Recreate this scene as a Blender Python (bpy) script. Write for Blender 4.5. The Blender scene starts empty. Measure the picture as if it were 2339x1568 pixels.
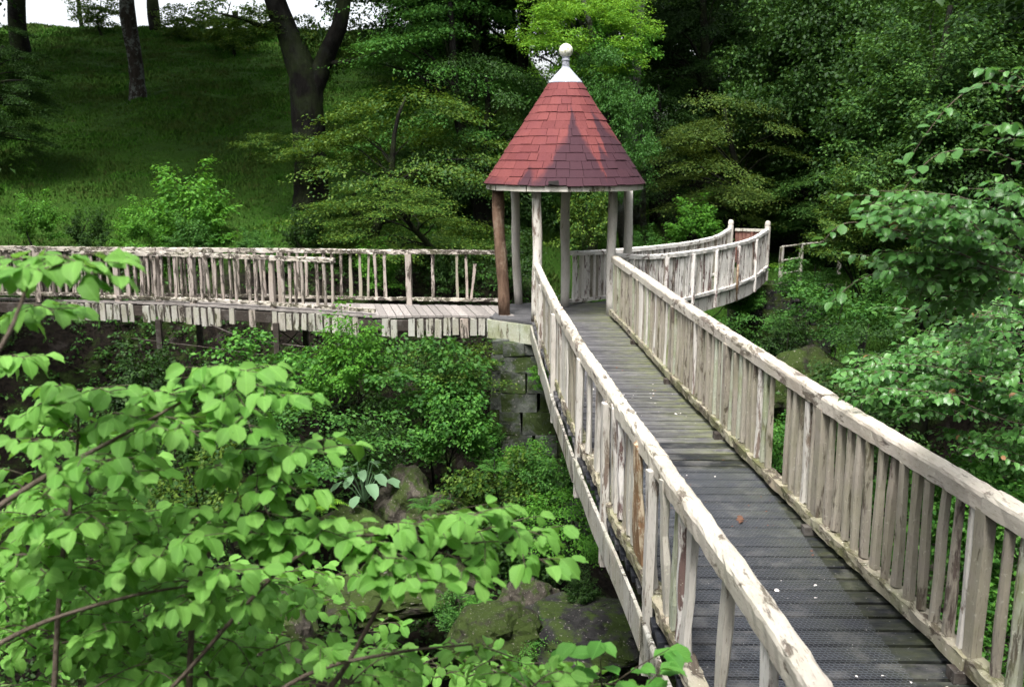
import bpy, math, random
import numpy as np
from mathutils import Vector, Matrix
R = math.radians
SC = bpy.context.scene
COL = SC.collection
random.seed(7)
rng = np.random.default_rng(7)

# ------------------------------------------------------------------ camera, sky, sun, exposure
H_CAM, F_PX, PITCH = 2.9, 2200.0, math.atan(434/2200)
cd = bpy.data.cameras.new('camera'); cam = bpy.data.objects.new('camera', cd); COL.objects.link(cam)
cam.location = (0, 0, H_CAM); cam.rotation_euler = (math.pi/2-PITCH, 0, 0)
cd.sensor_width = 36; cd.lens = 36*F_PX/2339; cd.clip_start = .05; cd.clip_end = 600
cd.dof.use_dof = True; cd.dof.focus_distance = 8.5; cd.dof.aperture_fstop = 4.0
SC.camera = cam
SUN_EL, SUN_AZ = 62, 200          # azimuth clockwise from +Y: behind the camera, to its left a little
w = bpy.data.worlds.new('World'); SC.world = w; w.use_nodes = True
nt = w.node_tree; nt.nodes.clear()
sky = nt.nodes.new('ShaderNodeTexSky'); sky.sky_type = 'NISHITA'; sky.sun_disc = False
sky.sun_elevation = R(SUN_EL); sky.sun_rotation = R(SUN_AZ); sky.air_density = 1.0; sky.dust_density = 5.0; sky.ozone_density = 1.0
hs = nt.nodes.new('ShaderNodeHueSaturation'); hs.inputs['Saturation'].default_value = .28
bg = nt.nodes.new('ShaderNodeBackground'); bg.inputs['Strength'].default_value = .14
wo = nt.nodes.new('ShaderNodeOutputWorld')
nt.links.new(sky.outputs[0], hs.inputs['Color']); nt.links.new(hs.outputs[0], bg.inputs['Color']); nt.links.new(bg.outputs[0], wo.inputs[0])
sd = bpy.data.lights.new('sun', 'SUN'); sd.energy = 1.5; sd.angle = R(12); sd.color = (1, .97, .92)
sun = bpy.data.objects.new('sun', sd); COL.objects.link(sun)
sv = Vector((math.sin(R(SUN_AZ))*math.cos(R(SUN_EL)), math.cos(R(SUN_AZ))*math.cos(R(SUN_EL)), math.sin(R(SUN_EL))))
sun.rotation_euler = sv.to_track_quat('Z', 'Y').to_euler()
SC.view_settings.view_transform = 'Standard'; SC.view_settings.look = 'None'
SC.view_settings.exposure = 1.68; SC.view_settings.gamma = 1
SC.render.engine = 'CYCLES'
SC.cycles.max_bounces = 6; SC.cycles.transmission_bounces = 4; SC.cycles.diffuse_bounces = 3; SC.cycles.glossy_bounces = 2

def at(px, py, z=None, Y=None):
    """photograph pixel (2339 wide) -> world point on the plane z or at distance Y"""
    xc = (px-1169.5)/F_PX; yc = -(py-784)/F_PX
    d = (xc, math.cos(PITCH)+yc*math.sin(PITCH), -math.sin(PITCH)+yc*math.cos(PITCH))
    t = (z-H_CAM)/d[2] if z is not None else Y/d[1]
    return Vector((d[0]*t, d[1]*t, H_CAM+d[2]*t))

# ------------------------------------------------------------------ object helpers
def mesh(name, v, f, mat=None, smooth=False):
    m = bpy.data.meshes.new(name); m.from_pydata([tuple(x) for x in v], [], f)
    if mat: m.materials.append(mat)
    if smooth: m.polygons.foreach_set('use_smooth', [True]*len(m.polygons))
    m.update(); return m
def mesh_np(name, v, f, mat=None, smooth=False, uv=None):
    v = np.asarray(v, np.float32); f = np.asarray(f, np.int32); k = f.shape[1]
    m = bpy.data.meshes.new(name); m.vertices.add(len(v)); m.vertices.foreach_set('co', v.ravel())
    m.loops.add(f.size); m.loops.foreach_set('vertex_index', f.ravel())
    m.polygons.add(len(f)); m.polygons.foreach_set('loop_start', np.arange(0, f.size, k, dtype=np.int32))
    if smooth: m.polygons.foreach_set('use_smooth', np.ones(len(f), bool))
    if uv is not None:
        l = m.uv_layers.new(name='UVMap'); l.data.foreach_set('uv', np.asarray(uv, np.float32)[f.ravel()].ravel())
    if mat: m.materials.append(mat)
    m.update(calc_edges=True); return m
def link(name, data, parent=None, loc=None, rot=None, scale=None):
    o = bpy.data.objects.new(name, data); COL.objects.link(o)
    if parent: o.parent = parent
    if loc is not None: o.location = loc
    if rot is not None: o.rotation_euler = rot
    if scale is not None: o.scale = scale
    return o
def tag(o, label=None, cat=None, group=None, kind=None):
    if label: o['label'] = label
    if cat: o['category'] = cat
    if group: o['group'] = group
    if kind: o['kind'] = kind
    return o
def thing(name, label, cat, loc=(0, 0, 0), rz=0, group=None):
    return tag(link(name, None, loc=loc, rot=(0, 0, rz)), label, cat, group)

# ------------------------------------------------------------------ value noise
_L = rng.random((64, 64, 64)).astype(np.float32)
def vnoise(p):
    p = np.asarray(p, np.float32); i = np.floor(p).astype(int); f = p-i; f = f*f*(3-2*f)
    r = 0
    for a in (0, 1):
        for b in (0, 1):
            for c in (0, 1):
                wgt = (f[..., 0] if a else 1-f[..., 0])*(f[..., 1] if b else 1-f[..., 1])*(f[..., 2] if c else 1-f[..., 2])
                r = r+wgt*_L[(i[..., 0]+a) % 64, (i[..., 1]+b) % 64, (i[..., 2]+c) % 64]
    return r*2-1
def fbm(p, o=4):
    p = np.asarray(p, np.float32); r = 0; a = .5
    for k in range(o): r = r+a*vnoise(p*(2**k)+17.3*k); a *= .5
    return r

# ------------------------------------------------------------------ materials
class NB:
    def __init__(s, name):
        s.m = bpy.data.materials.new(name); s.m.use_nodes = True; s.t = s.m.node_tree; s.t.nodes.clear()
        s.out = s.n('ShaderNodeOutputMaterial')
    def n(s, typ, **kw):
        x = s.t.nodes.new(typ)
        for k, v in kw.items(): setattr(x, k, v)
        return x
    def put(s, sock, v):
        if hasattr(v, 'is_linked') or hasattr(v, 'links'): s.t.links.new(v, sock)
        elif isinstance(v, (tuple, list)) and len(v) == 3 and sock.type == 'RGBA': sock.default_value = (*v, 1)
        else: sock.default_value = v
    def mix(s, f, a, b, bt='MIX'):
        x = s.n('ShaderNodeMix', data_type='RGBA', blend_type=bt)
        s.put(x.inputs[0], f); s.put(x.inputs[6], a); s.put(x.inputs[7], b); return x.outputs[2]
    def math(s, op, a, b=0, c=0, clamp=False):
        x = s.n('ShaderNodeMath', operation=op, use_clamp=clamp)
        s.put(x.inputs[0], a); s.put(x.inputs[1], b); s.put(x.inputs[2], c); return x.outputs[0]
    def ramp(s, f, lo, hi, a=0., b=1.):
        x = s.n('ShaderNodeMapRange', clamp=True); s.put(x.inputs[0], f)
        for k, v in zip((1, 2, 3, 4), (lo, hi, a, b)): x.inputs[k].default_value = v
        return x.outputs[0]
    def noise(s, vec, sc, det=5, rough=.6, dist=0):
        x = s.n('ShaderNodeTexNoise'); s.put(x.inputs['Vector'], vec); x.inputs['Scale'].default_value = sc
        x.inputs['Detail'].default_value = det; x.inputs['Roughness'].default_value = rough; x.inputs['Distortion'].default_value = dist
        return x.outputs[0]
    def mapping(s, vec, sc=(1, 1, 1)):
        x = s.n('ShaderNodeMapping'); s.put(x.inputs[0], vec); x.inputs['Scale'].default_value = sc; return x.outputs[0]
    def coord(s, world=False):
        if world: return s.n('ShaderNodeNewGeometry').outputs['Position']
        tc = s.n('ShaderNodeTexCoord').outputs['Object']; oi = s.n('ShaderNodeObjectInfo').outputs['Random']
        k = s.math('MULTIPLY', oi, 41.0); c = s.n('ShaderNodeCombineXYZ')
        for i in range(3): s.put(c.inputs[i], k)
        a = s.n('ShaderNodeVectorMath', operation='ADD'); s.put(a.inputs[0], tc); s.put(a.inputs[1], c.outputs[0]); return a.outputs[0]
    def bump(s, h, st=.5, d=.01):
        x = s.n('ShaderNodeBump'); x.inputs['Strength'].default_value = st; x.inputs['Distance'].default_value = d; s.put(x.inputs['Height'], h); return x.outputs[0]
    def finish(s, col, rough=.8, bump=None, spec=.3):
        p = s.n('ShaderNodeBsdfPrincipled'); s.put(p.inputs['Base Color'], col); s.put(p.inputs['Roughness'], rough)
        p.inputs['Specular IOR Level'].default_value = spec
        if bump is not None: s.put(p.inputs['Normal'], bump)
        s.t.links.new(p.outputs[0], s.out.inputs[0]); return s.m

def painted_wood(name, paint, wood, peel=.45, dirt=.5, algae=.2, stretch=(1, 1, .22), rust=.0, rough=.75, tint=(.3, .24, .17), lichen=.15):
    b = NB(name); v = b.coord(); rnd = b.n('ShaderNodeObjectInfo').outputs['Random']
    vs = b.mapping(v, stretch)
    grain = b.noise(b.mapping(v, tuple(x*(1 if x == min(stretch) else 3) for x in stretch)), 22, 4, .7)
    woodc = b.mix(b.ramp(grain, .3, .7), tuple(x*.45 for x in wood), wood)
    n1 = b.noise(vs, 11, 7, .7, .4)
    th = b.math('ADD', peel, b.math('MULTIPLY', b.math('SUBTRACT', rnd, .5), .10))
    pm = b.math('MULTIPLY', b.math('SUBTRACT', n1, th), 16, clamp=True)
    paintc = b.mix(b.math('MULTIPLY', b.ramp(b.noise(vs, 3, 5, .7), .35, .7), dirt), paint, tint)
    paintc = b.mix(b.math('MULTIPLY', b.math('FRACT', b.math('MULTIPLY', rnd, 7.3)), .35), paintc, tuple(x*.62 for x in paint))
    # fine cracks and specks in the paint
    cr = b.noise(b.mapping(v, tuple(x*(1 if x == min(stretch) else 2.2) for x in stretch)), 60, 3, .6)
    paintc = b.mix(b.ramp(cr, .57, .68, 0, .55), paintc, tuple(x*.5 for x in tint))
    c = b.mix(pm, woodc, paintc)
    if rust:
        c = b.mix(b.math('MULTIPLY', b.ramp(b.noise(vs, 1.6, 3), .56, .62), rust), c, (.42, .15, .035))
    if algae: c = b.mix(b.math('MULTIPLY', b.ramp(b.noise(v, 2.3, 5, .7), .42, .68), algae), c, (.16, .19, .055))
    if lichen:
        c = b.mix(b.math('MULTIPLY', b.ramp(b.noise(v, 34, 3, .6), .64, .67), lichen*4, clamp=True), c, (.62, .62, .5))
    h = b.math('ADD', b.math('MULTIPLY', pm, .6), b.math('MULTIPLY', grain, .5))
    return b.finish(c, rough, b.bump(h, .8, .006))

M = {}
M['beige'] = painted_wood('weathered_cream_paint', (.345, .315, .265), (.13, .10, .085), .37, .65, .25, tint=(.20, .165, .12), lichen=.06)
M['beige_rail'] = painted_wood('handrail_cream_paint', (.58, .545, .475), (.19, .155, .13), .395, .7, .18, stretch=(1, .28, 1), tint=(.27, .21, .17), lichen=.12)
M['bottom'] = painted_wood('mossy_cream_paint', (.33, .31, .25), (.10, .08, .06), .46, .8, .55, stretch=(1, .35, 1))
M['white'] = painted_wood('chalky_white_paint', (.76, .74, .71), (.20, .13, .12), .41, .25, .04, tint=(.4, .3, .22))
M['white_rail'] = painted_wood('white_handrail_paint', (.80, .78, .75), (.2, .15, .13), .37, .3, .05, stretch=(.5, .5, 1), tint=(.4, .32, .25))
M['leftrail'] = painted_wood('flaking_pale_paint', (.48, .44, .40), (.08, .065, .055), .475, .5, .2, stretch=(.5, 1, 1), lichen=.3)
M['leftbal'] = painted_wood('pinkish_bleached_paint', (.38, .335, .305), (.08, .065, .055), .44, .5, .1, tint=(.25, .17, .13))
M['fascia'] = painted_wood('grey_white_fascia_paint', (.42, .42, .385), (.06, .048, .04), .41, .55, .3, tint=(.2, .13, .08))
M['post'] = painted_wood('post_cream_paint', (.62, .595, .555), (.24, .18, .15), .37, .5, .14, tint=(.3, .25, .2), lichen=.06)
M['orange'] = painted_wood('bare_orange_wood', (.5, .42, .3), (.26, .15, .08), .50, .5, .1)
M['pale'] = painted_wood('pale_new_paint', (.54, .52, .47), (.2, .15, .12), .32, .4, .15)
M['greenish'] = painted_wood('algae_green_paint', (.40, .43, .35), (.16, .14, .10), .36, .5, .7)

def plank_mat(name, c1, c2, alg, st=(.25, 1, 1), spec=.3, rough=.75):
    b = NB(name); v = b.coord(); g = b.noise(b.mapping(v, st), 30, 4, .7)
    rnd = b.n('ShaderNodeObjectInfo').outputs['Random']
    c = b.mix(b.ramp(g, .3, .7), c1, c2)
    c = b.mix(b.math('MULTIPLY', rnd, .55), c, tuple(x*.45 for x in c1))
    c = b.mix(b.math('MULTIPLY', b.ramp(b.noise(v, 3, 5, .7), .5, .7), .3), c, (.3, .29, .27))
    if alg:   # algae grows along the right-hand edge of the walkway
        wx = b.n('ShaderNodeSeparateXYZ'); b.put(wx.inputs[0], b.n('ShaderNodeTexCoord').outputs['Object'])
        e = b.ramp(wx.outputs[0], .05, .72)
        c = b.mix(b.math('MULTIPLY', b.math('MULTIPLY', e, b.ramp(b.noise(b.mapping(v, (.5, 1, 1)), 7, 5, .75), .38, .62)), alg), c, (.17, .19, .06))
    sp = b.ramp(b.noise(v, 55, 2), .70, .73)
    c = b.mix(b.math('MULTIPLY', sp, .5), c, (.5, .5, .46))
    return b.finish(c, rough, b.bump(g, .6, .006), spec)
M['plank_far'] = plank_mat('grey_weathered_plank', (.048, .048, .053), (.13, .128, .135), .6)
M['plank_near'] = plank_mat('dark_slate_plank', (.006, .007, .010), (.026, .029, .038), .2, rough=.55)
M['plank_side'] = plank_mat('pale_grey_plank', (.20, .18, .17), (.36, .33, .31), 0, st=(1, .25, 1))
M['beam'] = plank_mat('dark_beam', (.03, .024, .02), (.07, .055, .045), 0)

def bark(name, c1, c2, patch=None, pc=None, green=0):
    b = NB(name); v = b.coord(); vs = b.mapping(v, (1, 1, .25))
    g = b.noise(vs, 9, 6, .7, .5)
    c = b.mix(b.ramp(g, .35, .65), c1, c2)
    if patch: c = b.mix(b.math('MULTIPLY', b.ramp(b.noise(v, 2.6, 6, .75), .5, .58), patch), c, pc)
    if green: c = b.mix(b.math('MULTIPLY', b.ramp(b.noise(v, 1.2, 4), .45, .6), green), c, (.05, .08, .02))
    return b.finish(c, .9, b.bump(g, 1, .05), .1)
M['bark_dark'] = bark('dark_bark', (.004, .0038, .0033), (.014, .0125, .011), .15, (.05, .055, .05), .25)
M['bark_grey'] = bark('grey_bark', (.045, .042, .038), (.11, .10, .095), .6, (.24, .26, .25), .3)
M['bark_lichen'] = bark('lichen_bark', (.02, .016, .013), (.05, .042, .036), .8, (.15, .165, .155))
M['bark_log'] = bark('peeling_brown_bark', (.075, .045, .032), (.20, .13, .09), .5, (.30, .24, .18))
M['twig'] = bark('twig_bark', (.08, .06, .045), (.17, .14, .11))

def leaf_mat(name, c1, c2, tr=.35, veins=False, rough=.55, spec=.2, back=None, red=None):
    b = NB(name); isl = b.n('ShaderNodeNewGeometry'); r = isl.outputs['Random Per Island']
    oi = b.n('ShaderNodeObjectInfo').outputs['Random']
    f = b.math('FRACT', b.math('ADD', r, b.math('MULTIPLY', oi, 1 if veins else .0)))
    c = b.mix(f if veins else b.math('POWER', f, 1.8), c1, c2)
    c = b.mix(b.math('MULTIPLY', oi, .3), c, tuple(x*.7 for x in c1))
    if red: c = b.mix(b.math('GREATER_THAN', f, 1-red), c, (.30, .15, .06))
    bp = None
    if veins:
        uv = b.n('ShaderNodeUVMap').outputs[0]; s = b.n('ShaderNodeSeparateXYZ'); b.put(s.inputs[0], uv)
        au = b.math('ABSOLUTE', b.math('SUBTRACT', s.outputs[0], .5))
        ph = b.math('SUBTRACT', b.math('MULTIPLY', s.outputs[1], 50), b.math('MULTIPLY', au, 52))
        wv = b.math('POWER', b.math('ABSOLUTE', b.math('SINE', b.math('MULTIPLY', ph, .5))), 6)
        mid = b.ramp(au, .0, .025, 1, 0)
        h = b.math('MAXIMUM', b.math('SUBTRACT', 1, wv), 0)
        c = b.mix(b.math('MULTIPLY', wv, .42), c, tuple(x*.62 for x in c1))
        c = b.mix(b.math('MULTIPLY', mid, .5), c, tuple(min(1, x*1.5) for x in c2))
        bp = b.bump(h, .35, .002)
    p = b.n('ShaderNodeBsdfPrincipled'); b.put(p.inputs['Base Color'], c); p.inputs['Roughness'].default_value = rough
    p.inputs['Specular IOR Level'].default_value = spec
    t = b.n('ShaderNodeBsdfTranslucent'); b.put(t.inputs[0], b.mix(.5, c, (c2[0]*1.3, c2[1]*1.25, c2[2]*.6)))
    if bp is not None: b.put(p.inputs['Normal'], bp)
    mx = b.n('ShaderNodeMixShader'); mx.inputs[0].default_value = tr
    b.t.links.new(p.outputs[0], mx.inputs[1]); b.t.links.new(t.outputs[0], mx.inputs[2]); b.t.links.new(mx.outputs[0], b.out.inputs[0])
    return b.m
M['leaf_fg'] = leaf_mat('fresh_green_leaf', (.125, .325, .05), (.25, .51, .105), .34, True, .52, .25)
M['leaf_fg2'] = leaf_mat('deeper_green_leaf', (.075, .25, .035), (.15, .38, .07), .3, True, .5)
M['leaf_beech'] = leaf_mat('cool_green_beech_leaf', (.05, .16, .03), (.14, .32, .08), .32, False, .36, .42, red=.008)
M['leaf_bright'] = leaf_mat('bright_leaf', (.07, .20, .015), (.24, .44, .045), .38)
M['leaf_mid'] = leaf_mat('mid_green_leaf', (.028, .10, .016), (.085, .21, .035), .3)
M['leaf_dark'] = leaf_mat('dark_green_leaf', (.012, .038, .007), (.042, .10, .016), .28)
M['leaf_olive'] = leaf_mat('olive_leaf', (.030, .068, .012), (.12, .175, .030), .3)
M['leaf_mix'] = leaf_mat('yellow_green_leaf', (.018, .065, .010), (.13, .205, .028), .3)
M['leaf_green'] = leaf_mat('fresh_mid_leaf', (.012, .048, .008), (.095, .20, .04), .28)
M['leaf_bush'] = leaf_mat('warm_green_leaf', (.05, .17, .018), (.14, .34, .04), .35)
M['leaf_gorge'] = leaf_mat('gorge_green_leaf', (.028, .115, .015), (.12, .30, .045), .3)
M['leaf_pale'] = leaf_mat('pale_blue_green_leaf', (.14, .26, .14), (.22, .36, .2), .3)

def ground_mat():
    b = NB('woodland_ground'); v = b.coord(True)
    at_ = b.n('ShaderNodeAttribute'); at_.attribute_name = 'grass'
    n1 = b.noise(v, 1.3, 8, .72); n2 = b.noise(v, 9, 6, .7)
    soil = b.mix(b.ramp(n2, .35, .65), (.003, .0025, .002), (.014, .011, .008))
    soil = b.mix(b.ramp(n1, .52, .6), soil, (.018, .03, .007))
    soil = b.mix(b.ramp(b.noise(v, 2.2, 4), .60, .66, 0, .7), soil, (.03, .026, .023))
    gr = b.mix(b.ramp(n1, .3, .7), (.018, .050, .006), (.034, .086, .010))
    gr = b.mix(b.ramp(n2, .55, .7, 0, .6), gr, (.05, .05, .018))
    c = b.mix(at_.outputs['Fac'], soil, gr)
    return b.finish(c, .95, b.bump(n2, .9, .08), .1)
M['ground'] = ground_mat()
b = NB('grass_blade'); v = b.coord(True); rn = b.n('ShaderNodeNewGeometry').outputs['Random Per Island']
c = b.mix(rn, (.022, .075, .007), (.056, .155, .015)); c = b.mix(b.ramp(b.noise(v, .55, 6, .7), .42, .62), c, (.050, .085, .016)); c = b.mix(b.ramp(b.noise(v, 1.7, 5, .7), .56, .66, 0, .7), c, (.075, .070, .028))
M['grass'] = b.finish(c, .8, None, .1)
def rock_mat(name, c1, c2, moss=.5):
    b = NB(name); v = b.coord(); n = b.noise(v, 3.5, 8, .7, .5)
    c = b.mix(b.ramp(n, .35, .65), c1, c2)
    c = b.mix(b.ramp(b.noise(v, 1.8, 6, .7), .62-moss*.25, .68-moss*.2, 0, .9), c, (.03, .05, .008))
    c = b.mix(b.ramp(b.noise(v, 18, 3), .64, .68, 0, .6), c, (.3, .27, .25))
    return b.finish(c, .9, b.bump(n, 1, .06), .2)
M['rock'] = rock_mat('mossy_rock', (.009, .0085, .006), (.04, .036, .027), 1.0)
M['rock_pale'] = rock_mat('pale_rock', (.020, .017, .013), (.085, .075, .060), .65)
M['stone'] = rock_mat('pier_stone', (.03, .035, .03), (.12, .13, .115), .6)
M['stone_dark'] = rock_mat('dark_wall_stone', (.007, .007, .007), (.034, .033, .033), .6)

def roof_mat():
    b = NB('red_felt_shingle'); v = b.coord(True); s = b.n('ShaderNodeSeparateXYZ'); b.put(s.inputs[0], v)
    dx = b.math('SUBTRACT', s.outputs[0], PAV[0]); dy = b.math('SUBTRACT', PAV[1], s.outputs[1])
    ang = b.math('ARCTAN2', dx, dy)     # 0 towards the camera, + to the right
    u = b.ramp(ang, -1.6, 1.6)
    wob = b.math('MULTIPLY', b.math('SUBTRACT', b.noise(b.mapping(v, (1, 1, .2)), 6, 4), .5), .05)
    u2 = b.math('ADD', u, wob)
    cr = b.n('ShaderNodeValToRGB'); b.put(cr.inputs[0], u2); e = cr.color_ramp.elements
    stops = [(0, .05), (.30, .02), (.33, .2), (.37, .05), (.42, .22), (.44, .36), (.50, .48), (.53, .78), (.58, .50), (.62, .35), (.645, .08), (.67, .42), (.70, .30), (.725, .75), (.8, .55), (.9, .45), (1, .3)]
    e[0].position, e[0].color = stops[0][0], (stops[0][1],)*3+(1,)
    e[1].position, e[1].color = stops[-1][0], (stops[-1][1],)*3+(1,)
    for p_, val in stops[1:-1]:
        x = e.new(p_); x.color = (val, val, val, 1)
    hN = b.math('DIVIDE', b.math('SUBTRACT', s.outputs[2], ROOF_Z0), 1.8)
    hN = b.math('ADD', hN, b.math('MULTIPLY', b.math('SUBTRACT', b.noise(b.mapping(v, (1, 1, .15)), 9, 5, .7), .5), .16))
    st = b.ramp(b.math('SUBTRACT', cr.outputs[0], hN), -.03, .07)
    rnd = b.n('ShaderNodeObjectInfo').outputs['Random']; n = b.noise(b.coord(), 40, 3, .7)
    red = b.mix(rnd, (.095, .023, .022), (.145, .040, .036)); red = b.mix(b.ramp(n, .4, .7, 0, .35), red, (.2, .06, .07))
    red = b.mix(b.ramp(b.noise(v, 2.2, 4), .5, .7, 0, .4), red, (.10, .028, .036))
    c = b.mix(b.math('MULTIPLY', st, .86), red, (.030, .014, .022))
    return b.finish(c, .85, b.bump(n, .4, .004), .25)

# ------------------------------------------------------------------ generic geometry
def tube(path, radii, seg=8, wob=0., caps=True, seed=0, squash=1.):
    P = [Vector(p) for p in path]; v = []; f = []; rr = random.Random(seed)
    ref = Vector((0, 0, 1)) if abs((P[-1]-P[0]).normalized().z) < .9 else Vector((1, 0, 0))
    for i, p in enumerate(P):
        t = (P[min(i+1, len(P)-1)]-P[max(i-1, 0)]).normalized()
        a = t.cross(ref).normalized(); c = a.cross(t).normalized()
        for k in range(seg):
            th = 2*math.pi*k/seg; r = radii[i]*(1+wob*(rr.random()*2-1))
            v.append(p+a*math.cos(th)*r+c*math.sin(th)*r*squash)
    for i in range(len(P)-1):
        for k in range(seg):
            f.append((i*seg+k, i*seg+(k+1) % seg, (i+1)*seg+(k+1) % seg, (i+1)*seg+k))
    if caps:
        f.append(tuple(range(seg))[::-1]); f.append(tuple((len(P)-1)*seg+k for k in range(seg)))
    return v, f
def join(parts):
    V = []; F = []
    for v, f in parts:
        o = len(V); V += [tuple(x) for x in v]; F += [tuple(i+o for i in q) for q in f]
    return V, F
def box(x0, x1, y0, y1, z0, z1, j=0., rr=random):
    v = [(x+rr.uniform(-j, j), y+rr.uniform(-j, j), z+rr.uniform(-j, j)) for x in (x0, x1) for y in (y0, y1) for z in (z0, z1)]
    return v, [(0, 1, 3, 2), (4, 6, 7, 5), (0, 4, 5, 1), (2, 3, 7, 6), (0, 2, 6, 4), (1, 5, 7, 3)]
def prism6(w, d, h, rings=4, j=.004, taper=0, rr=random, chip=0.):
    """upright baluster: chamfered rectangle section, slightly crooked; base at z=0"""
    c = .28*w; sec = [(-w/2, d/2), (-w/2, -d/2+c*.6), (-w/2+c, -d/2), (w/2-c, -d/2), (w/2, -d/2+c*.6), (w/2, d/2)]
    v = []; f = []
    for i in range(rings):
        t = i/(rings-1); s = 1-taper*t+rr.uniform(-1, 1)*j/w*2; ox, oy = rr.uniform(-j, j), rr.uniform(-j, j)*.6
        for x, y in sec:
            jx = rr.uniform(-j, j)*.6
            v.append((x*s+ox+jx, y*s+oy, h*t+(rr.uniform(-chip, chip) if i in (0, rings-1) else 0)))
    for i in range(rings-1):
        for k in range(6): f.append((i*6+k, i*6+(k+1) % 6, (i+1)*6+(k+1) % 6, (i+1)*6+k))
    f.append(tuple(range(6))[::-1]); f.append(tuple((rings-1)*6+k for k in range(6)))
    return v, f
class Path:
    def __init__(s, pts):
        s.p = [Vector(p) for p in pts]; s.d = [0]
        for a, b in zip(s.p, s.p[1:]): s.d.append(s.d[-1]+(b-a).length)
        s.L = s.d[-1]
        s.c = np.array([tuple(p) for p in s.p])
    def at(s, t):
        q = [np.interp(t, s.d, s.c[:, i]) for i in range(3)]
        return Vector(q)
    def dir(s, t, e=.35):
        return (s.at(min(t+e, s.L))-s.at(max(t-e, 0))).normalized()
def smooth_path(pts, n=6):
    P = np.array([tuple(p) for p in pts], float); out = []
    Q = np.vstack([2*P[0]-P[1], P, 2*P[-1]-P[-2]])
    for i in range(1, len(Q)-2):
        for k in range(n):
            t = k/n; a, b, c, d = Q[i-1], Q[i], Q[i+1], Q[i+2]
            out.append(.5*((2*b)+(-a+c)*t+(2*a-5*b+4*c-d)*t*t+(-a+3*b-3*c+d)*t**3))
    out.append(P[-1]); return [Vector(p) for p in out]

def rail_mesh(path, t0, t1, z, w, h, mat, step=.12, j=.006, seed=0, round_=True, off=0.):
    """a rounded timber swept along the path from t0 to t1, centre height z; vertices relative to its start"""
    rr = random.Random(seed); n = max(2, int((t1-t0)/step)+1); v = []; f = []
    sec = [(-.5, -.5), (-.5, .26), (-.43, .42), (-.26, .5), (.26, .5), (.43, .42), (.5, .26), (.5, -.5)] if round_ else \
          [(-.5, -.5), (-.5, .42), (-.42, .5), (.42, .5), (.5, .42), (.5, -.5)]
    k = len(sec); o0 = path.at(t0); ph = rr.uniform(0, 50)
    for i in range(n):
        t = t0+(t1-t0)*i/(n-1); p = path.at(t); d = path.dir(t); s = Vector((d.y, -d.x, 0)).normalized()
        base = p-o0+Vector((0, 0, z))+s*off
        wv = .35*j*2*math.sin(t*2.3+ph)
        for a, b in sec:
            q = base+s*(a*w+rr.uniform(-j, j)+wv)+Vector((0, 0, b*h+rr.uniform(-j, j)*.8))
            v.append(q)
    for i in range(n-1):
        for q in range(k): f.append((i*k+q, i*k+(q+1) % k, (i+1)*k+(q+1) % k, (i+1)*k+q))
    f.append(tuple(range(k))[::-1]); f.append(tuple((n-1)*k+q for q in range(k)))
    m = mesh('rail', v, f, mat, False); return m, o0

# ------------------------------------------------------------------ foliage
def leaf_tpl(kind):
    if kind == 2:   # four points, folded along the midrib
        v = np.array([(0, 0, 0), (.5, .36, .10), (1, 0, -.05), (.5, -.36, .10)], float); f = np.array([(0, 2, 1), (0, 3, 2)])
    else:
        v = np.array([(0, 0, 0), (.3, .33, .05), (.72, .27, .03), (1, 0, -.14), (.72, -.27, .03), (.3, -.33, .05), (.5, 0, -.04)], float)
        f = np.array([(6, 1, 0), (6, 2, 1), (6, 3, 2), (6, 4, 3), (6, 5, 4), (6, 0, 5)])
    return v, f
def rotm(yaw, pitch, roll):
    cy, sy, cp, sp, cr, sr = np.cos(yaw), np.sin(yaw), np.cos(pitch), np.sin(pitch), np.cos(roll), np.sin(roll)
    Rz = np.zeros((len(yaw), 3, 3)); Ry = Rz.copy(); Rx = Rz.copy()
    Rz[:, 0, 0] = cy; Rz[:, 0, 1] = -sy; Rz[:, 1, 0] = sy; Rz[:, 1, 1] = cy; Rz[:, 2, 2] = 1
    Ry[:, 0, 0] = cp; Ry[:, 0, 2] = sp; Ry[:, 2, 0] = -sp; Ry[:, 2, 2] = cp; Ry[:, 1, 1] = 1
    Rx[:, 1, 1] = cr; Rx[:, 1, 2] = -sr; Rx[:, 2, 1] = sr; Rx[:, 2, 2] = cr; Rx[:, 0, 0] = 1
    return Rz@Ry@Rx
def leaves(pos, yaw, pitch, roll, size, kind=2):
    v, f = leaf_tpl(kind); n = len(pos)
    Rm = rotm(yaw, pitch, roll)
    V = np.einsum('nij,kj->nki', Rm, v)*np.asarray(size).reshape(-1, 1, 1)+np.asarray(pos)[:, None, :]
    F = (f[None]+(np.arange(n)*len(v))[:, None, None]).reshape(-1, 3)
    return V.reshape(-1, 3), F
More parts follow.
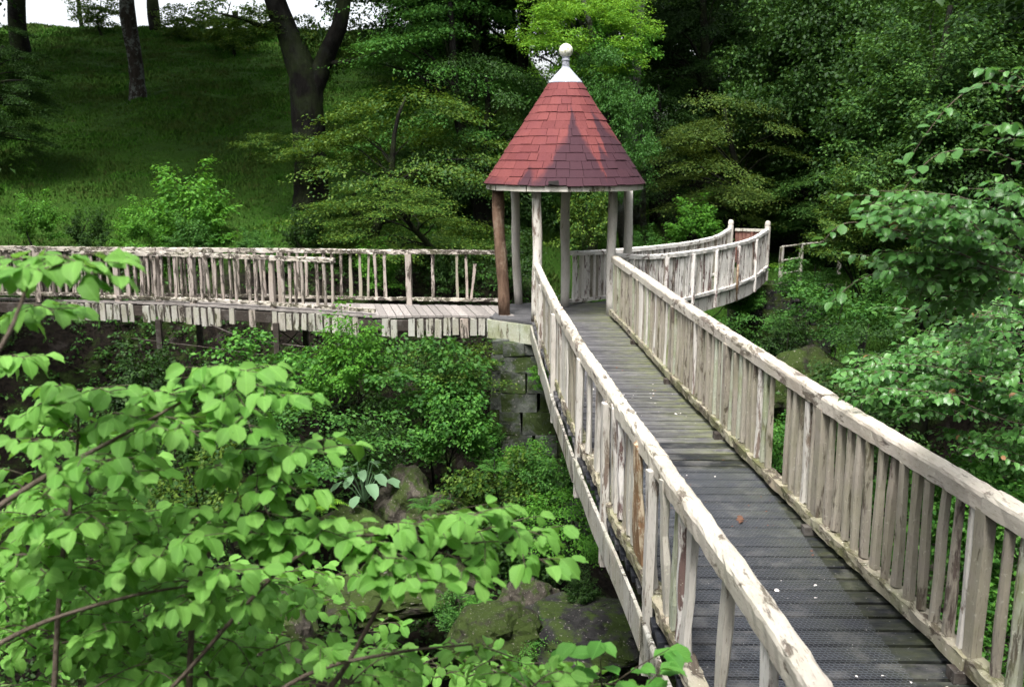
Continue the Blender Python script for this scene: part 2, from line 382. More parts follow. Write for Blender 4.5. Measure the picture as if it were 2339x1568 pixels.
def sprays(c, yaw, droop, K=9, L=.45, size=.08, kind=2, flat=.35, r=rng):
    """each spray: a twig of K leaves, alternate, fanned in a plane; c (n,3)"""
    n = len(c); t = np.tile(np.linspace(.1, 1, K), (n, 1))+r.normal(0, .05, (n, K))
    side = np.where(np.arange(K) % 2, 1., -1.)[None]*np.ones((n, 1))
    Ls = L*r.uniform(.6, 1.25, (n, 1))
    dx = np.cos(yaw)[:, None]; dy = np.sin(yaw)[:, None]
    fan = side*(.10+.35*(1-np.abs(t-.45)))*Ls*r.uniform(.2, 1.2, (n, K))
    x = c[:, 0:1]+dx*t*Ls-dy*fan; y = c[:, 1:2]+dy*t*Ls+dx*fan
    z = c[:, 2:3]-np.asarray(droop)[:, None]*t**1.6*Ls+r.normal(0, .035, (n, K))*L/.45
    P = np.stack([x, y, z], -1).reshape(-1, 3)
    yw = (yaw[:, None]+side*r.uniform(.3, 1.1, (n, K))).ravel()
    pt = r.normal(.35, flat, n*K); rl = r.normal(0, flat, n*K)
    return leaves(P, yw, pt, rl, size*r.uniform(.6, 1.25, n*K), kind)
def cat(parts):
    V = []; F = []; o = 0
    for v, f in parts: V.append(v); F.append(f+o); o += len(v)
    return np.concatenate(V), np.concatenate(F)

def crown_plates(rad, plates, per, K=9, size=.08, L=.5, tilt=.25, psize=.9, seed=1, shell=.55, kind=2, up=0.):
    """layered crown: flat boughs that reach outwards and droop"""
    r = np.random.default_rng(seed); out = []; limbs = []
    for i in range(plates):
        d = r.normal(size=3); d /= np.linalg.norm(d); q = r.uniform(shell, 1)**.6
        c = d*q*np.array(rad); az = math.atan2(c[1], c[0])+r.normal(0, .4); s = psize*r.uniform(.55, 1.3)
        u = r.normal(0, .55, per)*s; w_ = r.normal(0, .38, per)*s
        x = c[0]+math.cos(az)*u-math.sin(az)*w_; y = c[1]+math.sin(az)*u+math.cos(az)*w_
        z = c[2]-tilt*(u+np.abs(w_)*.5)+r.normal(0, .05, per)+up*u
        P = np.stack([x, y, z], -1); yaw = az+r.normal(0, .7, per)
        out.append(sprays(P, yaw, r.uniform(.05, .5, per), K, L, size, kind, .32, r))
        limbs.append(c)
    return cat(out), limbs
def crown_clumps(rad, clumps, per, K=8, size=.1, L=.4, csize=.7, seed=1, shell=.5, kind=2):
    r = np.random.default_rng(seed); out = []; limbs = []
    for i in range(clumps):
        d = r.normal(size=3); d /= np.linalg.norm(d); c = d*(r.uniform(shell, 1)**.6)*np.array(rad); s = csize*r.uniform(.5, 1.3)
        g = r.normal(size=(per, 3)); g /= np.linalg.norm(g, axis=1)[:, None]; g *= (r.uniform(.3, 1, (per, 1))**.5)*s*np.array([1, 1, .7])
        P = c+g; yaw = np.arctan2(g[:, 1], g[:, 0])+r.normal(0, .5, per)
        out.append(sprays(P, yaw, r.uniform(-.3, .6, per), K, L, size, kind, .5, r)); limbs.append(c)
    return cat(out), limbs
def crown_rays(H, W, n, per, K=8, size=.08, L=.32, seed=1, up=.6, arch=.25):
    """crown of ascending boughs that start near the foot and spread into feathery tips"""
    r = np.random.default_rng(seed); out = []; limbs = []
    for i in range(n):
        az = r.uniform(0, 6.283); el = r.beta(2, 1.3); h = H*(.15+.85*el)*r.uniform(.75, 1.1); ww = W*math.sqrt(max(.05, 1-el*.9))*r.uniform(.6, 1.15)
        t = r.uniform(.30, 1.0, per)**.8; x = math.cos(az)*ww*t; y = math.sin(az)*ww*t; z = h*t**(1-up*.4)-arch*t**3*ww
        P = np.stack([x, y, z], -1)+r.normal(0, .045*W, (per, 3))*(1.2-t)[:, None]
        out.append(sprays(P, az+r.normal(0, .55, per), r.normal(-.15, .3, per), K, L, size, 2, .38, r)); limbs.append((math.cos(az)*ww*.9, math.sin(az)*ww*.9, h*.88))
    return cat(out), limbs
def limb_mesh(base, top, r0, limbs, name, mat, seed=0, r1=None, bend=.3):
    rr = random.Random(seed); base = Vector(base); top = Vector(top); parts = []
    n = 9; pts = []
    for i in range(n):
        t = i/(n-1); p = base.lerp(top, t)+Vector((math.sin(t*3+seed), math.cos(t*2.3+seed), 0))*bend*t*(1-t)*2; pts.append(p)
    rad = [r0*(1.35 if i == 0 else 1)*(1-.75*i/(n-1)) for i in range(n)]
    parts.append(tube(pts, rad, 9, .06, True, seed))
    for c in limbs:
        c = Vector(c); t = max(.15, min(.95, ((c.z-base.z)/(max(.1, top.z-base.z)))*.8-.05)); k = t*(n-1)
        a = pts[int(k)].lerp(pts[min(n-1, int(k)+1)], k-int(k)); m = a.lerp(c, .5)+Vector((0, 0, .12*(c-a).length)); ra = r0*(1-.75*t)*.35
        mm = [a, a.lerp(m, .5)+Vector((rr.uniform(-.1, .1), rr.uniform(-.1, .1), .03)), m, m.lerp(c, .5)+Vector((rr.uniform(-.1, .1), rr.uniform(-.1, .1), .05)), c]
        parts.append(tube(mm, [ra, ra*.8, ra*.6, ra*.4, ra*.15], 5, .1, False, seed))
    v, f = join(parts); return mesh(name, v, f, mat, True)

# ------------------------------------------------------------------ terrain
LY = [-8, 1.2, 4, 6.5, 10, 14, 17.5, 20, 22.3, 24, 28, 42, 60, 70, 200]; LZ = [1.4, .9, -1.8, -4.6, -5.4, -4.5, -3.6, -2.3, -.5, .45, 1.1, 5.2, 10.3, 10.4, 7]
RY = [-8, 1.2, 4, 6.5, 10, 14, 18, 22, 25.6, 26.6, 30, 34, 45, 60, 200]; RZ = [1.4, .9, -1.8, -4.6, -5.6, -5.2, -4.8, -3.8, -2.6, -.75, -.6, .4, 3.2, 5.5, 4]
def ground_z(x, y, noise=True):
    x = np.asarray(x, float); y = np.asarray(y, float)
    a = np.interp(y, LY, LZ); b = np.interp(y, RY, RZ); t = np.clip((x+.5)/4.5, 0, 1); t = t*t*(3-2*t)
    z = a*(1-t)+b*t
    bank = np.clip((x-7.5), 0, 9)*.75*np.clip((27-y)/4, 0, 1)*np.clip((y-3)/5, 0, 1)
    z = z+np.minimum(bank, np.maximum(0, .2-z)+0)
    z = z-np.clip((x+20)/40, 0, 1)*.8*np.clip((y-45)/15, 0, 1)
    if noise:
        k = np.where(y < 23, 1., .35)
        z = z+fbm(np.stack([x*.35, y*.35, x*0], -1))*k*1.0+fbm(np.stack([x*1.6, y*1.6, x*0+5], -1))*.28*k
    return z
def gz(x, y): return float(ground_z(np.array([x]), np.array([y]))[0])
xs = np.concatenate([np.linspace(-160, -30, 14), np.linspace(-28, 28, 190), np.linspace(30, 160, 14)])
ys = np.concatenate([np.linspace(-30, 0, 10), np.linspace(.5, 32, 150), np.linspace(32.5, 70, 60), np.linspace(75, 200, 14)])
GX, GY = np.meshgrid(xs, ys); GZ = ground_z(GX, GY); nx, ny = len(xs), len(ys)
idx = np.arange(nx*ny).reshape(ny, nx)
F = np.stack([idx[:-1, :-1], idx[:-1, 1:], idx[1:, 1:], idx[1:, :-1]], -1).reshape(-1, 4)
gm = mesh_np('terrain', np.stack([GX, GY, GZ], -1).reshape(-1, 3), F, M['ground'], True)
at_ = gm.attributes.new('grass', 'FLOAT', 'POINT')
gv = np.clip((GY-23.0)/1.6, 0, 1)*np.clip(1-(GX-10)/6*(GY < 40), .25, 1)*np.where((GX > 5) & (GY > 31), 0, 1); at_.data.foreach_set('value', gv.ravel().astype(np.float32))
tag(link('terrain', gm), 'grassy slope falling to a bare wooded ravine', None, None, 'structure')

# grass blades on the slope
def grass_on(name, n, x0, x1, y0, y1, hgt, label, keep=None, wscale=.16):
    x = rng.uniform(x0, x1, n); y = y0+(y1-y0)*rng.random(n)**1.15
    m = np.abs(x) < y*.62+2
    if keep is not None: m &= keep(x, y)
    x, y = x[m], y[m]; n = len(x); z = ground_z(x, y)-.03
    cl = fbm(np.stack([x*.8, y*.8, x*0+9], -1))
    h = hgt*(1+y/45)*rng.uniform(.5, 1.3, n)*(1+cl*.8); yaw = rng.uniform(0, 2*math.pi, n); wd = wscale*h*(1+y/50)
    bx, by = np.cos(yaw)*wd, np.sin(yaw)*wd; lx, ly = rng.normal(0, .35, n)*h, rng.normal(0, .35, n)*h-.1*h
    V = np.stack([np.stack([x-bx, y-by, z], -1), np.stack([x+bx, y+by, z], -1), np.stack([x+lx, y+ly, z+h], -1)], 1).reshape(-1, 3)
    F = np.arange(3*n).reshape(-1, 3)
    tag(link(name, mesh_np(name, V, F, M['grass'])), label, 'grass', None, 'stuff')
grass_on('grass', 420000, -30, 14, 23.2, 62, .060, 'short green grass covering the slope behind the bridges', lambda x, y: ~((x > 5) & (y > 31)))

# ------------------------------------------------------------------ pavilion
PAV = (.955, 17.75, 0.); ROOF_Z0 = 2.36
M['shingle'] = roof_mat()
b = NB('zinc_cap'); v = b.coord(); M['zinc'] = b.finish(b.mix(b.ramp(b.noise(v, 5, 4), .4, .7), (.42, .44, .49), (.24, .26, .31)), .45, None, .5)
b = NB('lichened_ball'); v = b.coord(); M['ball'] = b.finish(b.mix(b.ramp(b.noise(v, 9, 5, .7), .48, .6), (.72, .72, .62), (.25, .26, .12)), .7)
b = NB('stem_grey'); v = b.coord(); M['stemgrey'] = b.finish(b.mix(b.ramp(b.noise(v, 30, 4), .4, .6), (.35, .36, .4), (.16, .17, .2)), .6)
b = NB('dark_void'); M['dark'] = b.finish((.012, .010, .009), .95)
pav = thing('pavilion', 'small round pavilion with red conical shingle roof where the footbridges meet', 'pavilion', (PAV[0], PAV[1], 0))
RB, ZB, RT, ZT = 1.455, ROOF_Z0, .285, ROOF_Z0+1.78
cone = []; S = 48; v = []
for r_, z_ in ((RB-.05, ZB+.02), (RT-.03, ZT)):
    for k in range(S): v.append((r_*math.cos(2*math.pi*k/S), r_*math.sin(2*math.pi*k/S), z_))
f = [(k, (k+1) % S, S+(k+1) % S, S+k) for k in range(S)]+[tuple(range(S))[::-1]]
roof = link('roof', mesh('roof', v, f, M['dark']), pav)
NC = 13; slope = math.atan2(ZT-ZB, RB-RT); rs = random.Random(3)
for c in range(NC):
    t0 = c/NC; t1 = (c+1)/NC+.012
    r0, z0 = RB+(RT-RB)*t0, ZB+(ZT-ZB)*t0; r1, z1 = RB+(RT-RB)*t1, ZB+(ZT-ZB)*t1
    n = max(11, int(round(2*math.pi*r0/(.285 if c < 8 else .23)))); a = rs.random()*6
    wd = [rs.uniform(.6, 1.4) for _ in range(n)]; tot = sum(wd)
    for k in range(n):
        da = 2*math.pi*wd[k]/tot; g = .0035/r0; nx_, nz_ = math.sin(slope), math.cos(slope)
        vv = []; q = 3; up = rs.uniform(0, .006); dz = rs.uniform(-.012, .012)
        for rr_, zz_, th in ((r0, z0+dz, .013+up), (r1, z1, .004)):
            for side in (0, 1):
                for s_ in range(q):
                    an = -da/2+g+(da-2*g)*s_/(q-1); off = (th if side else -.004)
                    vv.append(((rr_+off*nx_)*math.cos(an), (rr_+off*nx_)*math.sin(an), zz_+off*nz_))
        ff = []
        for s_ in range(q-1):
            ff += [(3+s_, 4+s_, 10+s_, 9+s_), (s_, 6+s_, 7+s_, 1+s_), (s_, 1+s_, 4+s_, 3+s_), (6+s_, 9+s_, 10+s_, 7+s_)]
        ff += [(0, 3, 9, 6), (2, 8, 11, 5)]
        link('shingle', mesh('shingle', vv, ff, M['shingle']), roof, rot=(0, 0, a+da/2)); a += da
# patch of torn felt at the eave
# eave fascia: twelve-ish curved boards
for k in range(12):
    a0, a1 = 2*math.pi*k/12+.008, 2*math.pi*(k+1)/12-.008; vv = []
    for an in np.linspace(a0, a1, 4):
        for r_ in (RB-.075, RB-.028):
            for z_ in (ZB-.095, ZB-.002): vv.append((r_*math.cos(an)+rs.uniform(-.003, .003), r_*math.sin(an), z_+rs.uniform(-.004, .004)))
    ff = []
    for i in range(3):
        o = i*4; ff += [(o, o+4, o+5, o+1), (o+2, o+3, o+7, o+6), (o, o+2, o+6, o+4), (o+1, o+5, o+7, o+3)]
    ff += [(0, 1, 3, 2), (12, 14, 15, 13)]
    link('eave_board', mesh('eave_board', vv, ff, M['pale' if k % 3 else 'fascia']), pav)
v = []; 
for r_, z_ in ((RB-.08, ZB-.05), (RB-.08, ZB-.03)):
    for k in range(24): v.append((r_*math.cos(2*math.pi*k/24), r_*math.sin(2*math.pi*k/24), z_))
f = [(k, (k+1) % 24, 24+(k+1) % 24, 24+k) for k in range(24)]+[tuple(range(24))[::-1], tuple(range(24, 48))]
link('ceiling', mesh('ceiling', v, f, M['beam']), pav)
def lathe(prof, seg=24):
    v = []; f = []
    for r_, z_ in prof:
        for k in range(seg): v.append((r_*math.cos(2*math.pi*k/seg), r_*math.sin(2*math.pi*k/seg), z_))
    for i in range(len(prof)-1):
        for k in range(seg): f.append((i*seg+k, i*seg+(k+1) % seg, (i+1)*seg+(k+1) % seg, (i+1)*seg+k))
    f.append(tuple(range(seg))[::-1]); f.append(tuple((len(prof)-1)*seg+k for k in range(seg))); return v, f
v, f = lathe([(RT+.022, ZT-.012), (RT+.02, ZT), (.082, ZT+.24), (.078, ZT+.26)]); link('cap', mesh('cap', v, f, M['zinc'], False), pav)
v, f = lathe([(.075, ZT+.255), (.066, ZT+.27), (.064, ZT+.36), (.076, ZT+.37), (.076, ZT+.39), (.066, ZT+.40), (.066, ZT+.44)], 16); link('finial_stem', mesh('finial_stem', v, f, M['stemgrey'], False), pav)
v, f = lathe([(.03, ZT+.42)]+[(.122*math.sin(t), ZT+.545-.122*math.cos(t)) for t in np.linspace(.35, 3.1, 12)], 20); link('finial_ball', mesh('finial_ball', v, f, M['ball'], True), pav)
# little torn patch on the lowest course
v, f = box(-.17, .0, -.012, .012, 0, .07, .012); p_ = link('torn_patch', mesh('torn_patch', v, f, M['dark']), pav, loc=(-.17, -RB-.004, ZB+.02), rot=(-R(32), 0, 0)); p_['label'] = 'dark torn patch on the lowest shingles'
# posts
POSTS = [(-.17, 17.42, .105, 'bark_log', .4), (1.80, 17.42, .085, 'post', 0), (.43, 16.72, .085, 'post', 0), (1.02, 18.45, .09, 'post', 0), (.09, 18.75, .085, 'post', .25), (2.23, 18.62, .085, 'post', 0)]
for i, (x, y, r_, mt, lean) in enumerate(POSTS):
    z0 = -.02; pts = []; n = 9
    for k in range(n):
        t = k/(n-1); pts.append((lean*-.3*t+.012*math.sin(t*7+i*2), .01*math.cos(t*6+i), z0+t*(ZB-.06-z0)))
    v, f = tube(pts, [r_*(1+.05*math.sin(k*2.1+i)) for k in range(n)], 12 if i == 0 else 10, .05 if i == 0 else .025, True, i)
    x2 = x+(.03 if lean else 0)
    o = link('post', mesh('post', v, f, M[mt], True), pav, loc=(x2-PAV[0], y-PAV[1], 0))
    if i == 0: o['label'] = 'brown post still in its bark'
# floor: planks cut to a hexagon and plaster skirt
HEX = [(1.47*math.cos(math.pi/3*k+.35), 1.47*math.sin(math.pi/3*k+.35)) for k in range(6)]
def hexspan(y):
    q = []
    for (ax, ay), (bx, by) in zip(HEX, HEX[1:]+HEX[:1]):
        if (ay-y)*(by-y) < 0: q.append(ax+(bx-ax)*(y-ay)/(by-ay))
    return (min(q), max(q)) if len(q) == 2 else None
for k in range(22):
    y0_ = -1.46+k*.148; y1_ = y0_+.140; s0, s1 = hexspan(y0_), hexspan(y1_)
    if not (s0 and s1): continue
    zt = -.004; v = [(x, y, z) for z in (zt-.04, zt) for (x, y) in ((s0[0], y0_), (s0[1], y0_), (s1[1], y1_), (s1[0], y1_))]
    link('floor_plank', mesh('floor_plank', v, [(0, 3, 2, 1), (4, 5, 6, 7), (0, 1, 5, 4), (1, 2, 6, 5), (2, 3, 7, 6), (3, 0, 4, 7)], M['plank_far']), pav)
for k in range(6):
    a0 = math.pi/3*k+.35; a1 = a0+math.pi/3; rr_ = 1.47; p0 = Vector((math.cos(a0), math.sin(a0), 0))*rr_; p1 = Vector((math.cos(a1), math.sin(a1), 0))*rr_
    d = (p1-p0); L = d.length; v, f = box(0.01, L-.01, -.03, .03, -.40, -.055, .008)
    link('skirt_board', mesh('skirt_board', v, f, M['greenish' if k % 2 else 'fascia']), pav, loc=p0, rot=(0, 0, math.atan2(d.y, d.x)))

# stone pier below it
pier = thing('stone_pier', 'rough stone pier covered in leaves holding up the red roofed pavilion', 'pier', (.75, 17.7, -4.6))
prs = random.Random(5)
cz = 0; hw, hd = .93, .85
while cz < 4.15:
    h = prs.uniform(.28, .45); h = min(h, 4.2-cz+.02); x = -hw; b_ = 1.12-.12*cz/4.2
    for face in ('f', 'l', 'b'):
        L = hw if face != 'l' else hd; s = -L
        while s < L-.05:
            w_ = min(prs.uniform(.35, .75), L-s); w_ = w_ if L-s-w_ > .15 else L-s
            rr_ = prs; v, f = box(.01, w_-.012, -.16, .16, .012, h, .022, prs)
            if face == 'f': loc, rz = (s*b_, -hd*b_, cz), 0
            elif face == 'b': loc, rz = (s*b_, hd*b_, cz), 0
            else: loc, rz = (-hw*b_, -s*b_, cz), -math.pi/2
            link('stone', mesh('stone', v, f, M['stone']), pier, loc=loc, rot=(0, 0, rz)); s += w_
    cz += h
v, f = box(-.86, .86, -.78, .78, -.6, 4.18); link('core', mesh('core', v, f, M['stone_dark']), pier)

# ------------------------------------------------------------------ balustrade pieces
def variants(n, w, d, h, mat, seed, chip=.012, rings=4, j=.005):
    rr = random.Random(seed); out = []
    for i in range(n):
        v, f = prism6(w*rr.uniform(.85, 1.12), d, h, rings, j, rr.uniform(-.05, .08), rr, chip); out.append(mesh('baluster', v, f, M[mat] if isinstance(mat, str) else M[mat[i % len(mat)]]))
    return out
def rail_height(path, t): return path.at(t).z
def balusters(parent, path, ts, var, z0, seed, flip=1, lean=.012, hs=1., off=0., labels=None):
    rr = random.Random(seed); res = []
    for i, t in enumerate(ts):
        p = path.at(t); d = path.dir(t); yaw = math.atan2(d.y, d.x)+(0 if flip > 0 else math.pi); s = Vector((d.y, -d.x, 0)).normalized()
        q = p+s*off-Vector(parent.location)
        res.append(link('baluster', var[rr.randrange(len(var))], parent, loc=(q.x, q.y, q.z+z0), rot=(rr.gauss(0, lean), rr.gauss(0, lean), yaw+rr.gauss(0, .08)), scale=(rr.uniform(.9, 1.1), 1, hs*rr.uniform(.985, 1.01))))
    return res
def rails(parent, path, name, cuts, z, w, h, mat, seed, step=.14, j=.006, round_=True, off=0., gap=.006):
    for i, (a, b2) in enumerate(zip(cuts, cuts[1:])):
        m, o0 = rail_mesh(path, a+gap, b2-gap, z+random.Random(seed+i).uniform(-.006, .006), w, h, M[mat], step, j, seed+i, round_, off)
        m.name = name; link(name, m, parent, loc=o0-Vector(parent.location))
def posts_on(parent, path, ts, w, z0, z1, mat, seed, off=0., d=None):
    rr = random.Random(seed)
    for t in ts:
        p = path.at(t); dd = path.dir(t); s = Vector((dd.y, -dd.x, 0)).normalized(); q = p+s*off-Vector(parent.location)
        v, f = prism6(w*rr.uniform(.93, 1.08), d or w, z1-z0, 6, .005, .02, rr, .01)
        link('railing_post', mesh('railing_post', v, f, M[mat]), parent, loc=(q.x, q.y, q.z+z0), rot=(rr.gauss(0, .008), rr.gauss(0, .008), math.atan2(dd.y, dd.x)))

# ------------------------------------------------------------------ main footbridge
br = thing('footbridge', 'long cream balustraded footbridge running from the lower right corner to the pavilion', 'footbridge', (1.6, 3.0, 0))
PR = Path([(2.80, 2.6, 0), (2.68, 3.8, 0), (2.56, 5.06, 0), (2.37, 7.07, 0), (2.20, 9.62, 0), (2.06, 12.05, 0), (1.95, 14.65, 0), (1.80, 17.25, 0)])
PL = Path([(1.15, 2.2, 0), (1.09, 3.2, 0), (1.04, 4.06, 0), (.905, 6.11, 0), (.695, 9.14, 0), (.56, 12, 0), (.42, 16.6, 0)])
def tY(P, Y): return float(np.interp(Y, P.c[:, 1], P.d))
def XatY(P, Y): return float(np.interp(Y, P.c[:, 1], P.c[:, 0]))
# planks
y = 2.5; k = 0; rp = random.Random(11)
while y < 16.5:
    w_ = rp.uniform(.178, .20) if y < 9.8 else rp.uniform(.135, .16)
    xl, xr = XatY(PL, y)-.06, XatY(PR, y)+.08; xc = (xl+xr)/2; hw = (xr-xl)/2; rr = rp
    sl = -.01
    v, f = box(-hw+rp.uniform(-.02, .02), hw+rp.uniform(-.02, .02), .007, w_-(.026 if y < 9 else .016), -.045, 0, .002, rp)
    o = link('plank', mesh('plank', v, f, M['plank_near' if y < rp.uniform(8.2, 10.2) else 'plank_far']), br, loc=(xc-1.6, y-3.0, rp.uniform(-.004, .003)), rot=(rp.gauss(0, .01), 0, -.02+rp.gauss(0, .003)))
    y += w_; k += 1
# joists below
for P, off, nm in ((PR, -.12, 'beam'), (PL, .12, 'beam')):
    rails(br, P, 'beam', [0, P.L*.5, P.L-.1], -.155, .10, .2, 'beam', 60, .8, .004, False, off)
# right balustrade
NB_ = [.0, 1.2, 2.46, 4.5, 7.05, 9.5, 12.1, P.L] 
tR = [tY(PR, q) for q in (2.7, 4.95, 7.07, 9.62, 12.05, 14.65, 17.2)]
rails(br, PR, 'handrail', [0.02]+[t for t in tR[1:]], 1.05, .135, .115, 'beige_rail', 20, .08, .0032, True, .035, .002)
rails(br, PR, 'bottom_rail', [0.02]+[t-.02 for t in tR[1:]], .105, .115, .085, 'bottom', 30, .08, .007, False, .0, .006)
vm = variants(8, .074, .046, .845, ['beige', 'beige', 'beige', 'beige', 'beige', 'post', 'beige', 'greenish'], 1, .012)
ts = []; t = .12
while t < tR[-1]-.08:
    if min(abs(t-q) for q in tR) > .07 and not tY(PR, 7.86) < t < tY(PR, 8.12): ts.append(t)
    t += .148 if t > 4.5 else .156
balusters(br, PR, ts, vm, .145, 2, -1, .010)
posts_on(br, PR, tR[1:-1], .10, -.30, 1.0, 'beige', 3, .01, .085)
for t in tR[1:-1]:   # blocks that lift the bottom rail off the deck
    p = PR.at(t)-Vector((1.6, 3.0, 0)); v, f = box(-.06, .05, -.05, .05, 0, .063, .004); link('rail_block', mesh('rail_block', v, f, M['beam']), br, loc=p-Vector((.05, 0, 0)))
# left balustrade (gappy, badly weathered)
yl = [16.25-.150*i for i in range(47) if 16.25-.150*i > 9.05]
yl = [q for q in yl if not 8.4 < q < 8.9]+[8.72, 8.2]+[7.35-.165*i for i in range(10)]+[5.45, 5.28, 5.12, 4.99, 4.32, 3.62, 3.45, 3.1]
vl = variants(9, .105, .05, .86, ['beige', 'post', 'beige', 'beige', 'post', 'beige', 'pale', 'beige', 'post'], 8, .02, 5, .007)
tl = [tY(PL, q) for q in yl]
bl = balusters(br, PL, [t for t, q in zip(tl, yl) if q > 8], vl, .135, 4, 1, .014)
vn = variants(7, .082, .05, .87, ['pale', 'post', 'white', 'beige', 'pale', 'orange', 'greenish'], 9, .025, 6, .008)
order = [0, 1, 2, 3, 0, 4, 5, 5, 3, 1, 4, 6, 2, 1, 0, 2, 4, 1]
for i, q in enumerate([q for q in yl if q <= 8]):
    o = balusters(br, PL, [tY(PL, q)], [vn[order[i % len(order)]]], .135, 90+i, 1, .02)[0]
    if order[i % len(order)] == 5: o['label'] = 'baluster stripped to bare orange wood'
tL = [tY(PL, q) for q in (3.0, 5.75, 9.05, 11.7, 14.4, 16.5)]
rails(br, PL, 'handrail', [.02]+tL[1:], 1.0, .105, .115, 'beige_rail', 40, .07, .0048, True, 0, .003)
rails(br, PL, 'bottom_rail', [.02]+[t-.02 for t in tL[1:]], .10, .10, .075, 'bottom', 50, .07, .011, False, 0, .006)
rails(br, PL, 'fascia_board', [.05]+[t for t in tL[1:]], -.155, .03, .24, 'fascia', 55, .3, .005, False, -.09, .012)
posts_on(br, PL, tL[1:-1]+[tY(PL, 7.45)], .095, -.42, .96, 'post', 5, -.055, .07)
rails(br, PR, 'fascia_board', [.05]+[t for t in tR[1:]], -.155, .03, .22, 'fascia', 56, .3, .005, False, .11, .012)

# lichen tufts along the left handrail top
rl = random.Random(9); parts = []
# wire netting over the near planks
hx = .030; x0, x1, y0, y1 = .85, 2.24, 2.7, 8.6; eds = []
nrow = int((y1-y0)/(hx*.866*2/1.5)); 
verts = {}; V = []; E_ = set()
def vid(x, y):
    kx = (round(x*2000), round(y*2000))
    if kx not in verts: verts[kx] = len(V); V.append((x, y))
    return verts[kx]
r_ = hx/math.sqrt(3); row = 0; yy = y0
while yy < y1:
    xx = x0+(hx/2 if row % 2 else 0)
    while xx < x1+.001:
        hexa = [vid(xx+r_*math.cos(R(90+60*q)), yy+r_*math.sin(R(90+60*q))) for q in range(6)]
        for q in range(6): E_.add(tuple(sorted((hexa[q], hexa[(q+1) % 6]))))
        xx += hx
    yy += 1.5*r_; row += 1
V = np.array(V); 
V = V*1.0+rng.normal(0, .0016, V.shape)
E_ = np.array(sorted(E_)); E_ = E_[V[E_[:, 0], 0] > np.interp(V[E_[:, 0], 1], PL.c[:, 1], PL.c[:, 0])+.04]; A, B = V[E_[:, 0]], V[E_[:, 1]]; d = B-A; d /= np.linalg.norm(d, axis=1)[:, None]; nrm = np.stack([-d[:, 1], d[:, 0]], -1)*.00032
def z3(p, z): return np.concatenate([p, np.full((len(p), 1), z)], 1)
Q = np.stack([z3(A-nrm, .0075), z3(A+nrm, .0075), z3(B+nrm, .0075), z3(B-nrm, .0075), z3((A+B)/2*0+A, .0095), z3(B, .0095)], 1).reshape(-1, 3)
n = len(E_); o = (np.arange(n)*6)[:, None]
Fq = np.concatenate([np.array([[0, 1, 5, 4]])+o, np.array([[4, 5, 2, 3]])+o])
Fq = np.concatenate([np.array([[0, 4, 5, 3]])+o, np.array([[4, 1, 2, 5]])+o])
b = NB('galvanised_wire'); M['wire'] = b.finish((.12, .13, .145), .6, None, .4)
nm_ = mesh_np('wire_netting', Q-np.array([1.6, 3.0, 0]), Fq, M['wire']); o_ = link('wire_netting', nm_, br); o_['kind'] = 'stuff'; o_['label'] = 'hexagonal wire netting stapled over the dark planks'
# fallen petals and bits
def litter(name, label, n, mat, size, ymax, flatc):
    x = []; 
    yv = 2.9+(ymax-2.9)*rng.random(n*3); cl_ = fbm(np.stack([yv*1.3, yv*0+n, yv*0], -1)) > .0; yv = yv[cl_][:n]; n = len(yv)
    xl = np.interp(yv, PL.c[:, 1], PL.c[:, 0])+.12; xr = np.interp(yv, PR.c[:, 1], PR.c[:, 0])-.12
    xv = xl+(xr-xl)*rng.random(n); P = np.stack([xv, yv, np.full(n, .012)], -1)
    V, F = leaves(P, rng.uniform(0, 6.28, n), rng.normal(0, .12, n), rng.normal(0, .2, n), size*rng.uniform(.3, 1.3, n)**1.5, 6)
    tag(link(name, mesh_np(name, V, F, mat)), label, 'litter', None, 'stuff')
b = NB('petal'); M['petal'] = b.finish((.75, .70, .66), .6)
b = NB('crumb'); M['crumb'] = b.finish((.18, .08, .05), .8)
litter('fallen_petals', 'small white petals scattered over the dark deck', 120, M['petal'], .026, 12, 0)
litter('fallen_bark', 'brown flecks of bark scattered over the dark deck', 160, M['crumb'], .02, 14, 0)
lm = leaf_mat('dead_leaf', (.10, .05, .03), (.17, .085, .055), .05)
p = at(1695, 1188, z=.01); V, F = leaves(np.array([(p.x-.05, p.y, .015), (p.x+.01, p.y+.01, .02), (p.x, p.y-.02, .015)]), np.array([0., 2.4, 4.]), np.array([-.2, -.3, -.1]), np.array([.3, -.2, .2]), np.array([.07, .06, .06]), 6)
tag(link('dead_leaf', mesh_np('dead_leaf', V, F, lm)), 'curled brown leaf cluster lying on the dark deck planks', 'leaf')
p = at(1655, 1492, z=.01); V, F = leaves(np.array([(p.x, p.y, .015)]), np.array([1.]), np.array([-.1]), np.array([.2]), np.array([.05]), 6)
tag(link('fallen_leaf', mesh_np('fallen_leaf', V, F, M['leaf_fg'])), 'small pale green leaf lying on the deck near the bottom edge', 'leaf')
